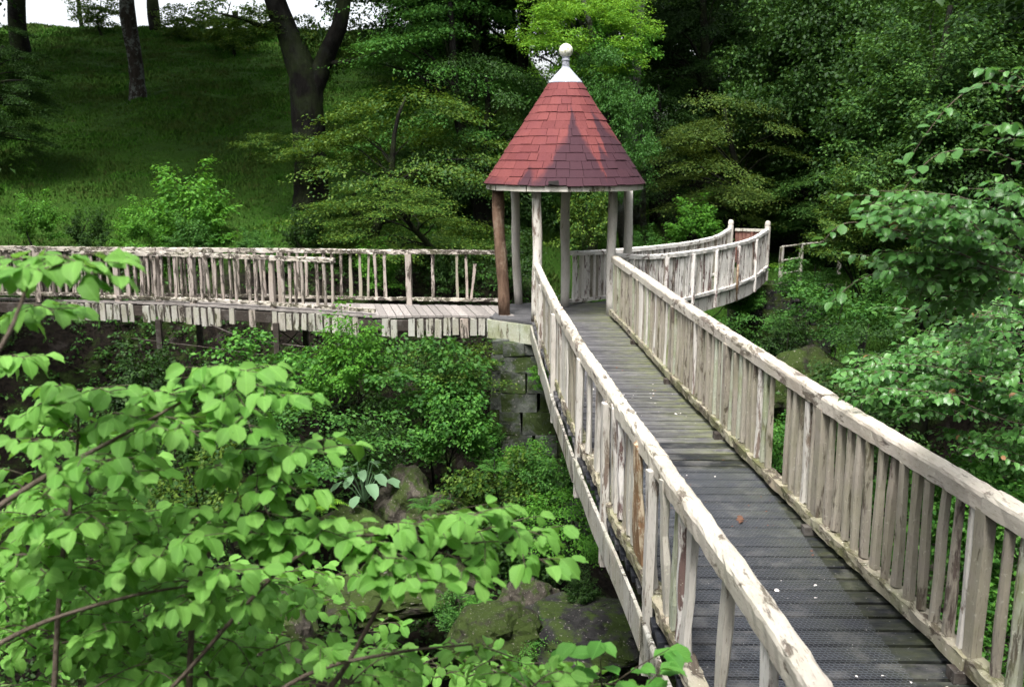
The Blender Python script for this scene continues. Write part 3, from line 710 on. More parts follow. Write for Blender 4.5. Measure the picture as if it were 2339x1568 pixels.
# ------------------------------------------------------------------ left footbridge
lb = thing('footbridge', 'decaying side footbridge stretching left from the pavilion with broken flaking balustrades', 'footbridge', (-6, 18.5, 0))
far = [at(1160, 577, z=1.03), at(930, 575, z=1.03), at(600, 571, z=1.03), at(50, 567, z=1.03)]
LF = Path(smooth_path([(p.x, p.y, 0) for p in far]+[(-13, 19.75, 0)]))
near = [at(871, 720, z=0), at(765, 712, z=0), at(567, 700, z=0), at(400, 691, z=0), at(200, 685, z=0), at(40, 679, z=0)]
ne = [(-.45, 17.35, 0), (-1.4, 17.38, 0)]+[(p.x, p.y, 0) for p in near]
LN = Path(smooth_path(ne+[(-13, ne[-1][1]+.25, 0)]))
def tX(P, X): return float(np.interp(-X, -P.c[:, 0], P.d))
x = .05; rp = random.Random(21)
while x > -12.6:
    w_ = rp.uniform(.13, .16); yn, yf = float(np.interp(-x, -LN.c[:, 0], LN.c[:, 1]))-.04, float(np.interp(-x, -LF.c[:, 0], LF.c[:, 1]))+.06
    v, f = box(-w_+.008, -.004, 0, yf-yn, -.04, 0, .002, rp)
    v = [(a-.22*bb, bb, c_) for a, bb, c_ in v]   # laid askew
    link('plank', mesh('plank', v, f, M['plank_side']), lb, loc=(x+6, yn-18.5, rp.uniform(-.005, .004)), rot=(0, rp.gauss(0, .008), 0)); x -= w_
def tsp(P, xa, xb, sp, seed, drop=0.):
    rr = random.Random(seed); o = []; t = tX(P, xa); e = tX(P, xb)
    while t < e:
        if rr.random() > drop: o.append(t)
        t += sp*rr.uniform(.9, 1.1)
    return o
vf = variants(7, .056, .045, .88, ['leftbal', 'leftbal', 'beige'], 31, .02, 4, .006)
tf = tsp(LF, -2.95, -12.6, .175, 3, .05)+[tX(LF, at(px, 600, Y=18.85).x) for px in (970, 985.5, 1020, 1063, 1088)]+[tX(LF, at(px, 600, Y=18.95).x) for px in (962-0, 1012-0, 1036-0, 1059-0, 1085-0)][:0]
tf = tsp(LF, -3.35, -12.6, .175, 3, .05)+[tX(LF, at(px, 600, Y=18.9).x) for px in (803, 825, 842, 862, 883, 991, 1047, 1069)]
tf = [t for t in tf if abs(t-tX(LF, at(937, 600, Y=18.9).x)) > .1]
balusters(lb, LF, tf, vf, .12, 6, 1, .02)
t = tX(LF, at(1056+22, 600, Y=18.9).x); o = balusters(lb, LF, [tX(LF, at(1064+14, 620, Y=18.9).x)], vf, .12, 66, 1, .0, .78)[0]; o.rotation_euler[1] = -.12; o['label'] = 'broken baluster leaning loose'
tfp = [tX(LF, at(px, 600, Y=18.9).x) for px in (937, 640, 350, 60)]
posts_on(lb, LF, tfp, .115, -.05, 1.0, 'leftbal', 8)
cf = [0.0]+tfp+[LF.L-.1]
rails(lb, LF, 'handrail', sorted(cf), 1.03, .09, .085, 'leftrail', 70, .09, .009, True)
rails(lb, LF, 'bottom_rail', sorted(cf), .115, .07, .06, 'leftrail', 75, .09, .010, True)
vn2 = variants(8, .060, .048, .86, ['leftbal'], 33, .02, 4, .006)
xs_ = at(768, 700, z=.05).x
tn = tsp(LN, xs_, -12.5, .150, 5, .03)
tnp = [tX(LN, at(px, 700, z=0.).x) for px in (628, 425, 235, 40)]
tn = [t for t in tn if min(abs(t-q) for q in tnp) > .08]
balusters(lb, LN, tn, vn2, .10, 7, 1, .018)
posts_on(lb, LN, tnp, .10, -.42, .95, 'leftbal', 9, .03)
cn = sorted([tX(LN, xs_)-.06]+tnp+[LN.L-.1])
rails(lb, LN, 'handrail', cn, .965, .085, .085, 'leftrail', 80, .09, .009, True)
rails(lb, LN, 'bottom_rail', sorted([tX(LN, at(850, 728, z=0).x)]+cn[1:]), .085, .075, .065, 'leftrail', 85, .08, .012, True)
t = tX(LN, -.55); rr = random.Random(44)
vs_ = []
for i in range(6):
    v, f = box(-.066, .066, -.014, .014, -.34, 0, .009, rr); vs_.append(mesh('skirt_slat', v, f, M['fascia' if i < 5 else 'leftbal']))
while t < LN.L-.2:
    p = LN.at(t); d = LN.dir(t); skip = any(abs(p.x-at(px, 720, Y=17.7).x) < .1 for px in (520, 588, 845, 858, 490))
    if not skip and rr.random() > .05:
        link('skirt_slat', vs_[rr.randrange(6)], lb, loc=(p.x+6+d.y*.0, p.y-.075-18.5, -.05+rr.uniform(-.02, .01)), rot=(0, rr.gauss(0, .02), math.atan2(d.y, d.x)), scale=(rr.uniform(.8, 1.08), 1, rr.uniform(.88, 1.05)))
    t += rr.uniform(.15, .17)
rails(lb, LN, 'beam', [tX(LN, -.5), LN.L*.5, LN.L], -.17, .10, .2, 'beam', 90, .5, .004, False, -.02)
rails(lb, LF, 'beam', [.4, LF.L*.5, LF.L], -.17, .10, .2, 'beam', 91, .5, .004, False)
# trestle legs and wires
for px, py, Y in ((630, 810, 18.0), (697, 795, 19.2), (362, 800, 18.4), (455, 790, 19.3)):
    p = at(px, 735, Y=Y); q = at(px+6, py, Y=Y); v, f = box(-.05, .05, -.05, .05, q.z-.1-(-.26), 0); link('trestle_leg', mesh('trestle_leg', v, f, M['beam']), lb, loc=(p.x+6, p.y-18.5, -.26))
def wire(pts, r, mat, parent, name='tie_wire'):
    o0 = Vector(parent.location) if parent else Vector(); v, f = tube([Vector(p)-o0 for p in pts], [r]*len(pts), 5, 0, True); return link(name, mesh(name, v, f, M[mat], True), parent)
wire([at(480, 740, Y=18.3), at(560, 775, Y=18.2), at(700, 792, Y=18.0), at(860, 788, Y=17.8), at(1080, 762, Y=17.5)], .014, 'beam', lb)
wire([at(300, 772, Y=18.6), at(450, 790, Y=18.5), at(640, 815, Y=18.3), at(860, 800, Y=18.0), at(1110, 765, Y=17.6)], .010, 'beam', lb)
wire([at(632, 750, Y=18.0), at(690, 790, Y=19.2)], .012, 'beam', lb); wire([at(690, 748, Y=19.2), at(640, 800, Y=18.0)], .012, 'beam', lb)

# ------------------------------------------------------------------ right footbridge
rb = thing('footbridge', 'curving white footbridge dipping from the pavilion to the right hand bank with high close balustrades', 'footbridge', (4, 21, 0))
# deck level follows a shallow dip
RNp = [(1.95, 18.3), (2.6, 18.6), (3.37, 19.6), (4.25, 21.0), (5.1, 22.3), (5.9, 23.6), (6.58, 24.9), ]
RFp = [(1.15, 18.62), (1.75, 19.4), (2.6, 20.6), (3.5, 21.9), (4.4, 23.2), (5.15, 24.3), (5.72, 25.3)]
zz = [0, -.06, -.12, -.17, -.19, -.16, -.04]
RNb = Path(smooth_path([(x, y, z) for (x, y), z in zip(RNp, zz)])); RFb = Path(smooth_path([(x, y, z) for (x, y), z in zip(RFp, zz)]))
N = 58; rp = random.Random(51)
for i in range(N):
    a, a2 = RNb.at(RNb.L*i/N), RNb.at(RNb.L*(i+.94)/N); b1, b2 = RFb.at(RFb.L*i/N), RFb.at(RFb.L*(i+.94)/N)
    o = Vector((4, 21, 0)); v = [a-o, a2-o, b2-o, b1-o]; v = v+[q-Vector((0, 0, .045)) for q in v]
    link('plank', mesh('plank', [q for q in v], [(0, 3, 2, 1), (4, 5, 6, 7), (0, 1, 5, 4), (2, 3, 7, 6), (1, 2, 6, 5), (0, 4, 7, 3)], M['plank_far']), rb, loc=(0, 0, rp.uniform(-.003, .003)))
vw = variants(8, .075, .045, .92, ['white', 'white', 'white', 'post', 'white', 'white', 'leftbal', 'white'], 61, .015, 4, .006)
tp = [RNb.L*q for q in (.17, .33, .50, .665, .83)]; tpf = [RFb.L*q for q in (.2, .38, .56, .75)]
tt = [q for q in np.arange(.05, RNb.L-.05, .105) if min(abs(q-a) for a in tp) > .06]
balusters(rb, RNb, tt, vw, .06, 10, 1, .008)
vf2 = variants(5, .06, .045, .92, ['white', 'post', 'beige', 'white', 'white'], 62, .01, 4, .005)
tt = [q for q in np.arange(.1, RFb.L-.05, .105) if min(abs(q-a) for a in tpf) > .06]
balusters(rb, RFb, tt, vf2, .06, 11, 1, .008)
rails(rb, RNb, 'handrail', [0, *tp, RNb.L], 1.0, .10, .09, 'white_rail', 100, .09, .006, True)
rails(rb, RFb, 'handrail', [0, *tpf, RFb.L], 1.0, .10, .09, 'white_rail', 110, .1, .005, True)
rails(rb, RNb, 'bottom_rail', [0, *tp, RNb.L], .05, .09, .07, 'white_rail', 120, .1, .008, False, .03)
rails(rb, RFb, 'bottom_rail', [0, *tpf, RFb.L], .07, .09, .07, 'white_rail', 125, .1, .006, False)
posts_on(rb, RNb, tp, .07, -.30, .97, 'white', 12, .075); posts_on(rb, RFb, tpf, .09, 0, .97, 'white', 13, -.03)
rails(rb, RNb, 'girder', [.6, *tp[1:], RNb.L-.1], -.18, .05, .30, 'white', 130, .25, .005, False, .01, .008)
rails(rb, RFb, 'girder', [.3, RFb.L*.5, RFb.L-.1], -.155, .05, .2, 'beam', 135, .4, .004, False)
wire([RNb.at(tp[3])+Vector((.03, -.14, .55)), RNb.at(tp[3])+Vector((.03, -.15, -.32))], .022, 'orange', rb, 'rusty_bracket')
for P in (RNb, RFb):   # end posts with rounded heads
    p = P.at(P.L)-Vector((4, 21, 0)); v, f = lathe([(.075, -.3), (.075, 1.07), (.068, 1.10), (.075, 1.15), (.065, 1.21), (.03, 1.24)], 12); link('end_post', mesh('end_post', v, f, M['post'], False), rb, loc=p)
a, c = RNb.at(RNb.L), RFb.at(RFb.L); gt = thing('gate', 'low brown boarded gate closing the far end of the white footbridge', 'gate', (a+c)/2+Vector((.16, .28, 0)), math.atan2(a.y-c.y, a.x-c.x))
L = (a-c).length/2-.03
b = NB('brown_panel'); v_ = b.coord(); M['brown'] = b.finish(b.mix(b.ramp(b.noise(v_, 8, 5), .4, .65), (.12, .05, .04), (.22, .12, .09)), .85)
for i in range(9):
    x = -L+2*L*i/9; v, f = box(x+.004, x+2*L/9-.004, -.012, .012, .1, .93, .003); link('gate_board', mesh('gate_board', v, f, M['brown']), gt)
for z_, nm in ((.96, 'top_bar'), (.2, 'cross_bar')):
    v, f = box(-L, L, -.045, .035, z_-.035, z_+.035, .003); link(nm, mesh(nm, v, f, M['pale' if z_ > .5 else 'brown']), gt)
v, f = box(-.03, .03, -.05, -.014, .12, .92); link('upright', mesh('upright', v, f, M['rusty'] if 'rusty' in M else M['brown']), gt)
rp_ = wire([at(1672, 668, Y=22.6), at(1660, 690, Y=22.5), at(1640, 716, Y=22.3), at(1610, 735, Y=22.1), at(1580, 745, Y=22.0)], .014, 'greenish', None, 'hanging_rope'); tag(rp_, 'thin pale rope hanging below the white footbridge', 'rope')

# abutment wall at the right bank
ab = thing('abutment_wall', 'dark dry stone abutment wall below the far end of the white footbridge', 'wall', (6.9, 25.6, -3.6))
rs = random.Random(8)
for face in range(2):
    z_ = 0.
    while z_ < 2.95:
        h = rs.uniform(.14, .24); s = 0; Lw = 2.2 if face == 0 else 2.2
        while s < Lw:
            w_ = rs.uniform(.25, .5); v, f = box(.008, w_-.008, -.12+rs.uniform(-.03, .03), .12, .006, h, .012, rs)
            loc, rz = ((-.85+s, -.35, z_), .12) if face == 0 else ((-.85, -.35+s, z_), math.pi/2)
            link('stone', mesh('stone', v, f, M['stone_dark']), ab, loc=loc, rot=(0, 0, rz)); s += w_
        z_ += h
v, f = box(-.8, 1.3, -.3, 1.8, -.5, 2.92); link('core', mesh('core', v, f, M['dark']), ab)
# post and rail fence beyond
pf = thing('rail_fence', 'grey post and rail fence on the grassy edge right of the white footbridge', 'fence', (7.2, 25.9, -.45))
pts = [at(1785, 590, Y=26.2), at(1829, 590, Y=26.9), at(1918, 590, Y=28.2)]
for i, p in enumerate(pts):
    v, f = prism6(.10, .09, 1.0, 4, .006, 0, rs, .01); link('fence_post', mesh('fence_post', v, f, M['fascia']), pf, loc=(p.x-7.2, p.y-25.9, -.15))
for hgt in (.86, .48, .12):
    for a, c in zip(pts, pts[1:]):
        A_ = Vector((a.x, a.y, -.45+hgt)); C_ = Vector((c.x, c.y, -.45+hgt))
        if hgt < .5 and c is pts[2]: continue
        wire([A_, (A_+C_)/2+Vector((0, 0, rs.uniform(-.01, .01))), C_], .03, 'fascia', pf, 'fence_rail')

# ------------------------------------------------------------------ rocks
def rock(name, loc, sc, mat, label, seed, cat_='rock', sub=4, group=None):
    import bmesh
    bm = bmesh.new(); bmesh.ops.create_icosphere(bm, subdivisions=sub, radius=1); P = np.array([tuple(q.co) for q in bm.verts])
    n = fbm(P*1.3+seed*3.1, 5); c = np.round(vnoise(P*2.2+seed)*2.5)/2.5
    P = P*(1+.5*n[:, None]+.10*c[:, None])+fbm(P*6+seed, 3)[:, None]*P*.10
    for q, p in zip(bm.verts, P): q.co = p
    m = bpy.data.meshes.new(name); bm.to_mesh(m); bm.free(); m.materials.append(M[mat])
    return tag(link(name, m, loc=loc, scale=sc, rot=(0, 0, seed*1.7)), label, cat_, group)
def grd(px, py, Y, dz=0):
    p = at(px, py, Y=Y); return Vector((p.x, p.y, p.z+dz))
rock('rock', grd(930, 1150, 14.5), (.62, .45, .55), 'rock_pale', 'jagged brownish rock outcrop rising among ferns in the middle of the ravine', 1)
rock('rock', grd(1010, 1190, 14.2), (.42, .4, .36), 'rock_pale', 'brown rock on the right flank of the jagged outcrop', 2)
rock('rock', grd(800, 1210, 13.8), (.7, .5, .30), 'rock', 'low mossy rock under the pale leaved plant', 3)
rock('rock', grd(900, 1320, 12.2, -.2), (.9, .7, .30), 'rock', 'broad mossy boulder below the jagged outcrop', 4)
rock('rock', grd(1130, 1450, 10.6), (.5, .5, .36), 'rock', 'rounded mossy boulder at the foot of the ravine', 5)
rock('rock', grd(1350, 1450, 10.8), (.75, .9, .34), 'stone_dark', 'dark cracked slab of rock beside the left balustrade of the long footbridge', 6)
rock('rock', grd(640, 1440, 10.4), (.5, .4, .5), 'rock_pale', 'grey rock glimpsed between the shrub leaves in the lower left', 7)
rock('rock', grd(1210, 1380, 11.6), (.45, .4, .35), 'rock_pale', 'small grey rock between the mossy boulder and the dark slab', 12)
rock('rock', grd(1020, 1330, 12.6), (.4, .4, .3), 'rock_pale', 'stone half hidden above the lowest foreground leaves', 13)
rock('rock', grd(1850, 880, 17.0), (.8, .6, .8), 'rock', 'reddish rock face behind the right balustrade of the long footbridge', 9)

# ------------------------------------------------------------------ trees of the background
def grab(m): return m
(cv, cf_), lA = crown_plates((3.2, 2.4, 2.4), 46, 56, 9, .085, .45, .22, .95, 11, shell=.45); CA = mesh_np('crown', cv, cf_, M['leaf_mix'])
(cv, cf_), lB = crown_plates((2.8, 2.4, 2.8), 56, 56, 9, .085, .45, .30, .85, 12, shell=.35); CB = mesh_np('crown', cv, cf_, M['leaf_olive'])
(cv, cf_), lC = crown_clumps((3.6, 3.2, 3.4), 62, 70, 9, .115, .42, .85, 13, shell=.35); CC = mesh_np('crown', cv, cf_, M['leaf_mid'])
(cv, cf_), lD = crown_plates((4, 3.4, 5.), 84, 62, 9, .125, .6, .35, 1.25, 14, shell=.3); CD = mesh_np('crown', cv, cf_, M['leaf_dark'])
(cv, cf_), lE = crown_clumps((1.1, 1.0, 1.0), 20, 34, 7, .10, .26, .30, 15); CE = mesh_np('crown', cv, cf_, M['leaf_gorge'])
(cv, cf_), lF = crown_plates((1.3, 1.1, 1.0), 26, 22, 8, .085, .38, .1, .5, 16, up=.2); CF = mesh_np('crown', cv, cf_, M['leaf_gorge'])
(cv, cf_), lG = crown_rays(2.0, 1.1, 34, 22, 7, .075, .24, 17); CG = mesh_np('crown', cv, cf_, M['leaf_gorge'])
(cv, cf_), lH = crown_rays(5.0, 2.6, 80, 60, 9, .085, .42, 18, up=.8, arch=.3); CH = mesh_np('crown', cv, cf_, M['leaf_olive'])
CR = {'G': (CG, lG), 'H': (CH, lH), 'A': (CA, lA), 'B': (CB, lB), 'C': (CC, lC), 'D': (CD, lD), 'E': (CE, lE), 'F': (CF, lF)}
TM = {}
def tree(name, label, cat_, kind, c, scale=(1, 1, 1), mat=None, base=None, r=.2, group=None, barkm='bark_dark', rz=0., seed=0, limbs=True):
    """c: world centre of the crown; trunk stands on the ground under it"""
    c = Vector(c); bx, by = (base if base else (c.x, c.y)); bz = gz(bx, by)-.1
    t = thing(name, label, cat_, (bx, by, bz), 0, group)
    m, ls = CR[kind]; o = link('crown', m, t, loc=c-Vector((bx, by, bz)), rot=(0, 0, rz), scale=scale)
    if mat: o.material_slots[0].link = 'OBJECT'; o.material_slots[0].material = M[mat]
    Rz = Matrix.Rotation(rz, 3, 'Z'); L_ = [Rz@Vector((l[0]*scale[0], l[1]*scale[1], l[2]*scale[2]))+c-Vector((bx, by, bz)) for l in ls[::3]] if limbs else []
    L_ = [Vector((0, 0, 0)).lerp(q, .97) for q in L_ if q.z > .3]
    top = c-Vector((bx, by, bz))+Vector((0, 0, scale[2]*(2.0 if kind in 'ABC' else 3.4 if kind == 'D' else 4.2 if kind == 'H' else 1.4 if kind == 'G' else .7)))
    link('trunk', limb_mesh((0, 0, 0), top, r, L_, 'trunk', M[barkm], seed, bend=.5), t); return t
def T(px, py, Y): return at(px, py, Y=Y)
tree('beech_tree', 'layered beech with drooping yellow green boughs just left of the pavilion roof', 'tree', 'A', T(930, 400, 24.5), (.95, .9, .95), None, T(840, 560, 24.5)[:2], .13, None, seed=1)
tree('beech_tree', 'small beech spreading low flat boughs over the left footbridge beside the pavilion', 'tree', 'A', T(900, 500, 23.0), (.85, .6, .42), 'leaf_mix', T(1010, 560, 23.5)[:2], .10, None, rz=2.2, seed=2)
tree('beech_tree', 'taller dark trunked beech directly behind the left edge of the pavilion roof', 'tree', 'A', T(1030, 190, 28.5), (1.15, 1, 1.1), 'leaf_mid', T(1110, 560, 26)[:2], .24, None, rz=1.1, seed=3)
tree('beech_tree', 'beech with dark leaves filling the gap behind the left slope of the red roof', 'tree', 'B', T(1110, 330, 27), (.75, .8, .95), 'leaf_dark', T(1130, 500, 27)[:2], .2, None, rz=.4, seed=4)
tree('oak_tree', 'oak with brilliant yellow green leaves hanging behind the finial of the roof', 'tree', 'C', T(1330, 70, 26.5), (.52, .4, .40), 'leaf_bright', T(1450, 300, 31)[:2], .24, None, 'bark_grey', rz=.4, seed=5)
tree('oak_tree', 'bright leafy oak bough hanging in front of the smooth grey trunk', 'tree', 'E', T(1420, 110, 27), (.8, .7, .85), 'leaf_bush', T(1480, 300, 32)[:2], .12, None, 'bark_grey', rz=.4, seed=25)
tree('oak_tree', 'fresh green tree just right of the roof peak under the bright oak boughs', 'tree', 'C', T(1385, 290, 26), (.34, .4, .62), 'leaf_mid', T(1350, 500, 27)[:2], .16, None, rz=1.4, seed=6)
tree('hornbeam_tree', 'olive leaved spreading tree above the white footbridge', 'tree', 'B', T(1650, 370, 30), (1.0, .9, .8), 'leaf_olive', T(1700, 520, 31)[:2], .2, None, rz=.8, seed=7)
tree('hornbeam_tree', 'smaller olive tree right of the white footbridge gate, its boughs lit pale', 'tree', 'B', T(1880, 440, 30), (.8, .8, .6), 'leaf_green', T(1900, 520, 30)[:2], .16, None, rz=2.8, seed=8)
tree('hornbeam_tree', 'tall olive green tree near the right edge with ascending feathery boughs', 'tree', 'H', T(2130, 500, 20), (1.1, 1, 1.0), 'leaf_green', None, .2, None, rz=1.9, seed=9)
tree('hornbeam_tree', 'dark green tree filling the right edge behind the feathery olive boughs', 'tree', 'A', T(2280, 420, 19), (.75, .8, 1.0), 'leaf_dark', (10.5, 19), .2, None, rz=.3, seed=10)
tree('hornbeam_tree', 'green tree low on the right bank behind the near beech branches', 'tree', 'H', T(1990, 640, 19), (.6, .6, .5), 'leaf_mix', None, .12, None, rz=4, seed=11)
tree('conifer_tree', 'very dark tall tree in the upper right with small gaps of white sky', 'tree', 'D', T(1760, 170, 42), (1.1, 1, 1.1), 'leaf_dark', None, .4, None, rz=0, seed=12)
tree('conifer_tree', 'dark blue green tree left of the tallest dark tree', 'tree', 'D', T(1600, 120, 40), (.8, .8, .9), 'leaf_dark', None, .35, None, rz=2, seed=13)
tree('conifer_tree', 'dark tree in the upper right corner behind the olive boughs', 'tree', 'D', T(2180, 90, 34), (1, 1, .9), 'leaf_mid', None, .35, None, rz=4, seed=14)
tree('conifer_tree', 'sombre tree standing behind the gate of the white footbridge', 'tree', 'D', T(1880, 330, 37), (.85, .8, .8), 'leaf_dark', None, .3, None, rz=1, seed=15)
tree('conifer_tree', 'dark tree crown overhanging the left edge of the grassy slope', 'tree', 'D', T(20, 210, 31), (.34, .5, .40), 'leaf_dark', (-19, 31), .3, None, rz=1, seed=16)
tree('leafy_bush', 'rounded bright green bush behind the start of the white footbridge', 'bush', 'G', T(1585, 580, 28), (1.1, .9, .9), 'leaf_bush', None, .05, None, seed=17)
tree('leafy_bush', 'bright young bush with upright tips on the slope behind the left footbridge', 'bush', 'G', T(440, 590, 25), (1.5, 1.2, 1.3), 'leaf_bush', None, .05, None, seed=18)
# massed forest beyond, nobody can tell these apart
fr = random.Random(12)
for i in range(27):
    if i < 10: x, y = fr.uniform(-6, 4), fr.uniform(36, 50); kd = 'C'
    elif i < 24: x, y = 4+(i-10)*2.3+fr.uniform(-1, 1), fr.uniform(38, 60); kd = fr.choice('DDC')
    else: x, y = 10+(i-24)*1.4+fr.uniform(-1, 1), fr.uniform(24, 36); kd = fr.choice('DC')
    zc = gz(x, y)+fr.uniform(4.5, 8); s = fr.uniform(.9, 1.3)
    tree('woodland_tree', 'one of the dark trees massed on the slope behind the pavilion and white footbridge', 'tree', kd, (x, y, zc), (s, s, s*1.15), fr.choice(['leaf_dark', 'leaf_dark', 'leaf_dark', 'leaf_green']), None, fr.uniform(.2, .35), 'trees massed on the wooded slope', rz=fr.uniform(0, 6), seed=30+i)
# unseen wood round the gorge, added to cut sky light from the sides
ring = [(-17+fr.uniform(-1, 1), y) for y in (4, 10, 16)]+[(-23, 27), (-26, 38)]+[(15+fr.uniform(-1, 1), y) for y in (2, 8, 14, 20)]+[(x, -9+fr.uniform(-2, 2)) for x in (-14, -7, 0, 7, 14)]
for i, (x, y) in enumerate(ring):
    s_ = fr.uniform(1.3, 1.7); tree('woodland_tree', 'one of the unseen tall trees added round the gorge beside and behind the viewpoint', 'tree', 'DC'[i % 2], (x, y, gz(x, y)+7), (s_, s_, s_*(1.25 if i % 2 == 0 else 2)), 'leaf_dark', None, .35, 'trees around the gorge', rz=fr.uniform(0, 6), seed=90+i)
for px, py, Y, k_, s_, lab in ((980, 470, 28.5, 'B', (.9, .7, .75), 'dark fill tree added for the gloom behind the drooping beech'), (820, 500, 28, 'B', (.6, .5, .45), 'low dark fill tree added right of the forked oak'), (1200, 420, 29.5, 'B', (.8, .7, .9), 'dark fill tree added for the gloom between the pavilion posts'),
        (1700, 160, 47, 'C', (1.7, 1, 1.6), 'dark fill tree added behind the tall dark trees right of the grey trunk'), (1950, 200, 44, 'C', (1.7, 1, 1.6), 'dark fill tree added behind the ascending olive boughs'), (1700, 470, 33, 'B', (1.2, .7, .6), 'low dark fill tree added behind the rounded bright bush'), (2020, 520, 30, 'B', (.9, .7, .6), 'low dark fill tree added beyond the post and rail fence'), (1500, 330, 34, 'B', (.9, .8, 1.), 'dark fill tree added at the foot of the smooth grey trunk')):
    tree('woodland_tree', lab, 'tree', k_, T(px, py, Y), s_, 'leaf_dark', None, .12, None, rz=px*.3, seed=px)  # filler trees in dark leaves, added to stand in for deep shade
# named trunks on the grassy slope
def trunk_tree(name, label, pts, radii, crown=None, barkm='bark_dark', seed=0, extra=None, group=None):
    b0 = Vector(pts[0]); t = thing(name, label, 'tree', b0, 0, group)
    parts = [tube([Vector(p)-b0 for p in smooth_path(pts, 4)], list(np.interp(np.linspace(0, 1, (len(pts)-1)*4+1), np.linspace(0, 1, len(radii)), radii)), 14, .07, True, seed)]
    if extra:
        for ep, er in extra: parts.append(tube([Vector(p)-b0 for p in smooth_path(ep, 4)], list(np.interp(np.linspace(0, 1, (len(ep)-1)*4+1), np.linspace(0, 1, len(er)), er)), 10, .07, True, seed+1))
    v, f = join(parts); link('trunk', mesh('trunk', v, f, M[barkm], True), t)
    for kd, c, s, mt in (crown or []):
        o = link('crown', CR[kd][0], t, loc=Vector(c)-b0, scale=s, rot=(0, 0, seed)); o.material_slots[0].link = 'OBJECT'; o.material_slots[0].material = M[mt]
    return t
YO = 29; g0 = T(715, 505, YO); g0.z = gz(g0.x, g0.y)-.15
trunk_tree('oak_tree', 'massive dark forked oak trunk standing on the grass above the left footbridge',
    [g0, T(712, 440, YO), T(706, 330, YO), T(700, 220, YO), T(690, 160, YO), T(655, 70, YO), T(625, -10, YO), T(600, -160, YO)], [.68, .50, .46, .48, .42, .32, .29, .2],
    [('C', (g0.x-3.5, YO+2, 13.2), (2.3, 2.2, 1.3), 'leaf_mix'), ('C', (g0.x+4, YO, 12.0), (1.5, 1.5, 1.1), 'leaf_mid'), ('E', T(735, 90, YO+.6), (.85, .7, 1.2), 'leaf_mix'), ('F', T(640, 335, YO-1.2), (.9, .7, .5), 'leaf_mix'), ('F', T(720, 350, YO-1.2), (.6, .6, .5), 'leaf_mix'), ('E', T(560, 60, YO), (.9, .8, .5), 'leaf_mix')], 'bark_dark', 3,
    [([T(708, 215, YO), T(735, 150, YO), T(762, 90, YO-.3), T(782, 30, YO-.5), T(800, -120, YO-.8)], [.36, .28, .24, .22, .15]),
     ([T(740, 145, YO), T(800, 140, YO-.5), T(860, 120, YO-1), T(930, 60, YO-1.5)], [.08, .06, .045, .02]),
     ([T(640, 40, YO), T(600, 60, YO-.3), T(560, 45, YO-.8), T(500, 30, YO-1.2)], [.1, .07, .05, .02])])
Y = 42; g0 = T(316, 235, Y); g0.z = gz(g0.x, g0.y)-.2
trunk_tree('ash_tree', 'leaning trunk blotched with pale lichen halfway up the grassy slope', [g0, T(313, 180, Y), T(304, 110, Y), T(292, 40, Y), T(285, -80, Y)], [.40, .30, .29, .32, .25], [('C', (g0.x-2, Y-1, 16.2), (2.5, 2.4, 1.3), 'leaf_mix')], 'bark_lichen', 5)
for lab, px, Y, r, cz_ in (('dark tree trunk on the crest right of the lichened leaning trunk', 358, 59, .32, 17.5), ('thick dark trunk at the far left end of the sunlit crest', 48, 50, .42, 15.5),
        ('thin sapling trunk on the crest left of the lichened trunk', 190, 61, .11, 16.4), ('slender bare stem beside the lichened trunk on the crest', 296, 62, .10, 17)):
    p = T(px, 90, Y); z0 = gz(p.x, Y)-.2
    trunk_tree('crest_tree', lab, [(p.x, Y, z0), (p.x-.1, Y, z0+2), (p.x+.1, Y, z0+4.5), (p.x, Y, z0+8)], [r*1.2, r, r*.95, r*.6], [('C', (p.x+.8, Y-2, cz_+1.4), (2.0, 2.0, 1.15) if r > .2 else (.9, .9, .7), 'leaf_mix')], 'bark_dark', int(px))
for lab, px, Y, r, zt, mt in (('straight dark trunk between the forked oak and the pavilion roof', 965, 46, .40, 16, 'bark_dark'), ('smooth grey trunk right of the finial behind bright oak leaves', 1450, 34, .30, 12, 'bark_grey'),
        ('thick black trunk half lost in the dark upper right trees', 1830, 36, .36, 13, 'bark_dark')):
    p = T(px, 90, Y); z0 = gz(p.x, Y)-.2
    trunk_tree('woodland_tree', lab, [(p.x+.1, Y, z0), (p.x-.1, Y, z0+3), (p.x, Y, z0+6), (p.x+.2, Y, z0+11)], [r*1.2, r, r*.9, r*.6], [('C', (p.x, Y, zt), (1.2, 1.2, 1.), 'leaf_mid')], mt, int(px))
# thin foliage hanging against the sky on the left crest
for px, py, Y, s, lab in ((430, 48, 56, 1.0, 'loose leafy sapling against the sky on the crest'), (530, 50, 52, 1.3, 'leafy young tree on the crest just left of the forked oak'), (230, 22, 57, 1.0, 'light leafy boughs hanging against the white sky left of the lichened trunk')):
    tree('young_tree', lab, 'tree', 'E', T(px, py, Y), (s*1.4, s, s*1.1), 'leaf_mix', None, .08, None, seed=px, limbs=False)
p = T(540, 90, 58); pz = gz(p.x, 58)
v, f = prism6(.3, .2, 1.3, 4, .01); tag(link('fence_post', mesh('fence_post', v, f, M['bark_dark']), loc=(p.x, 58, pz-.1)), 'lone dark fence post on the crest left of the forked oak', 'post')

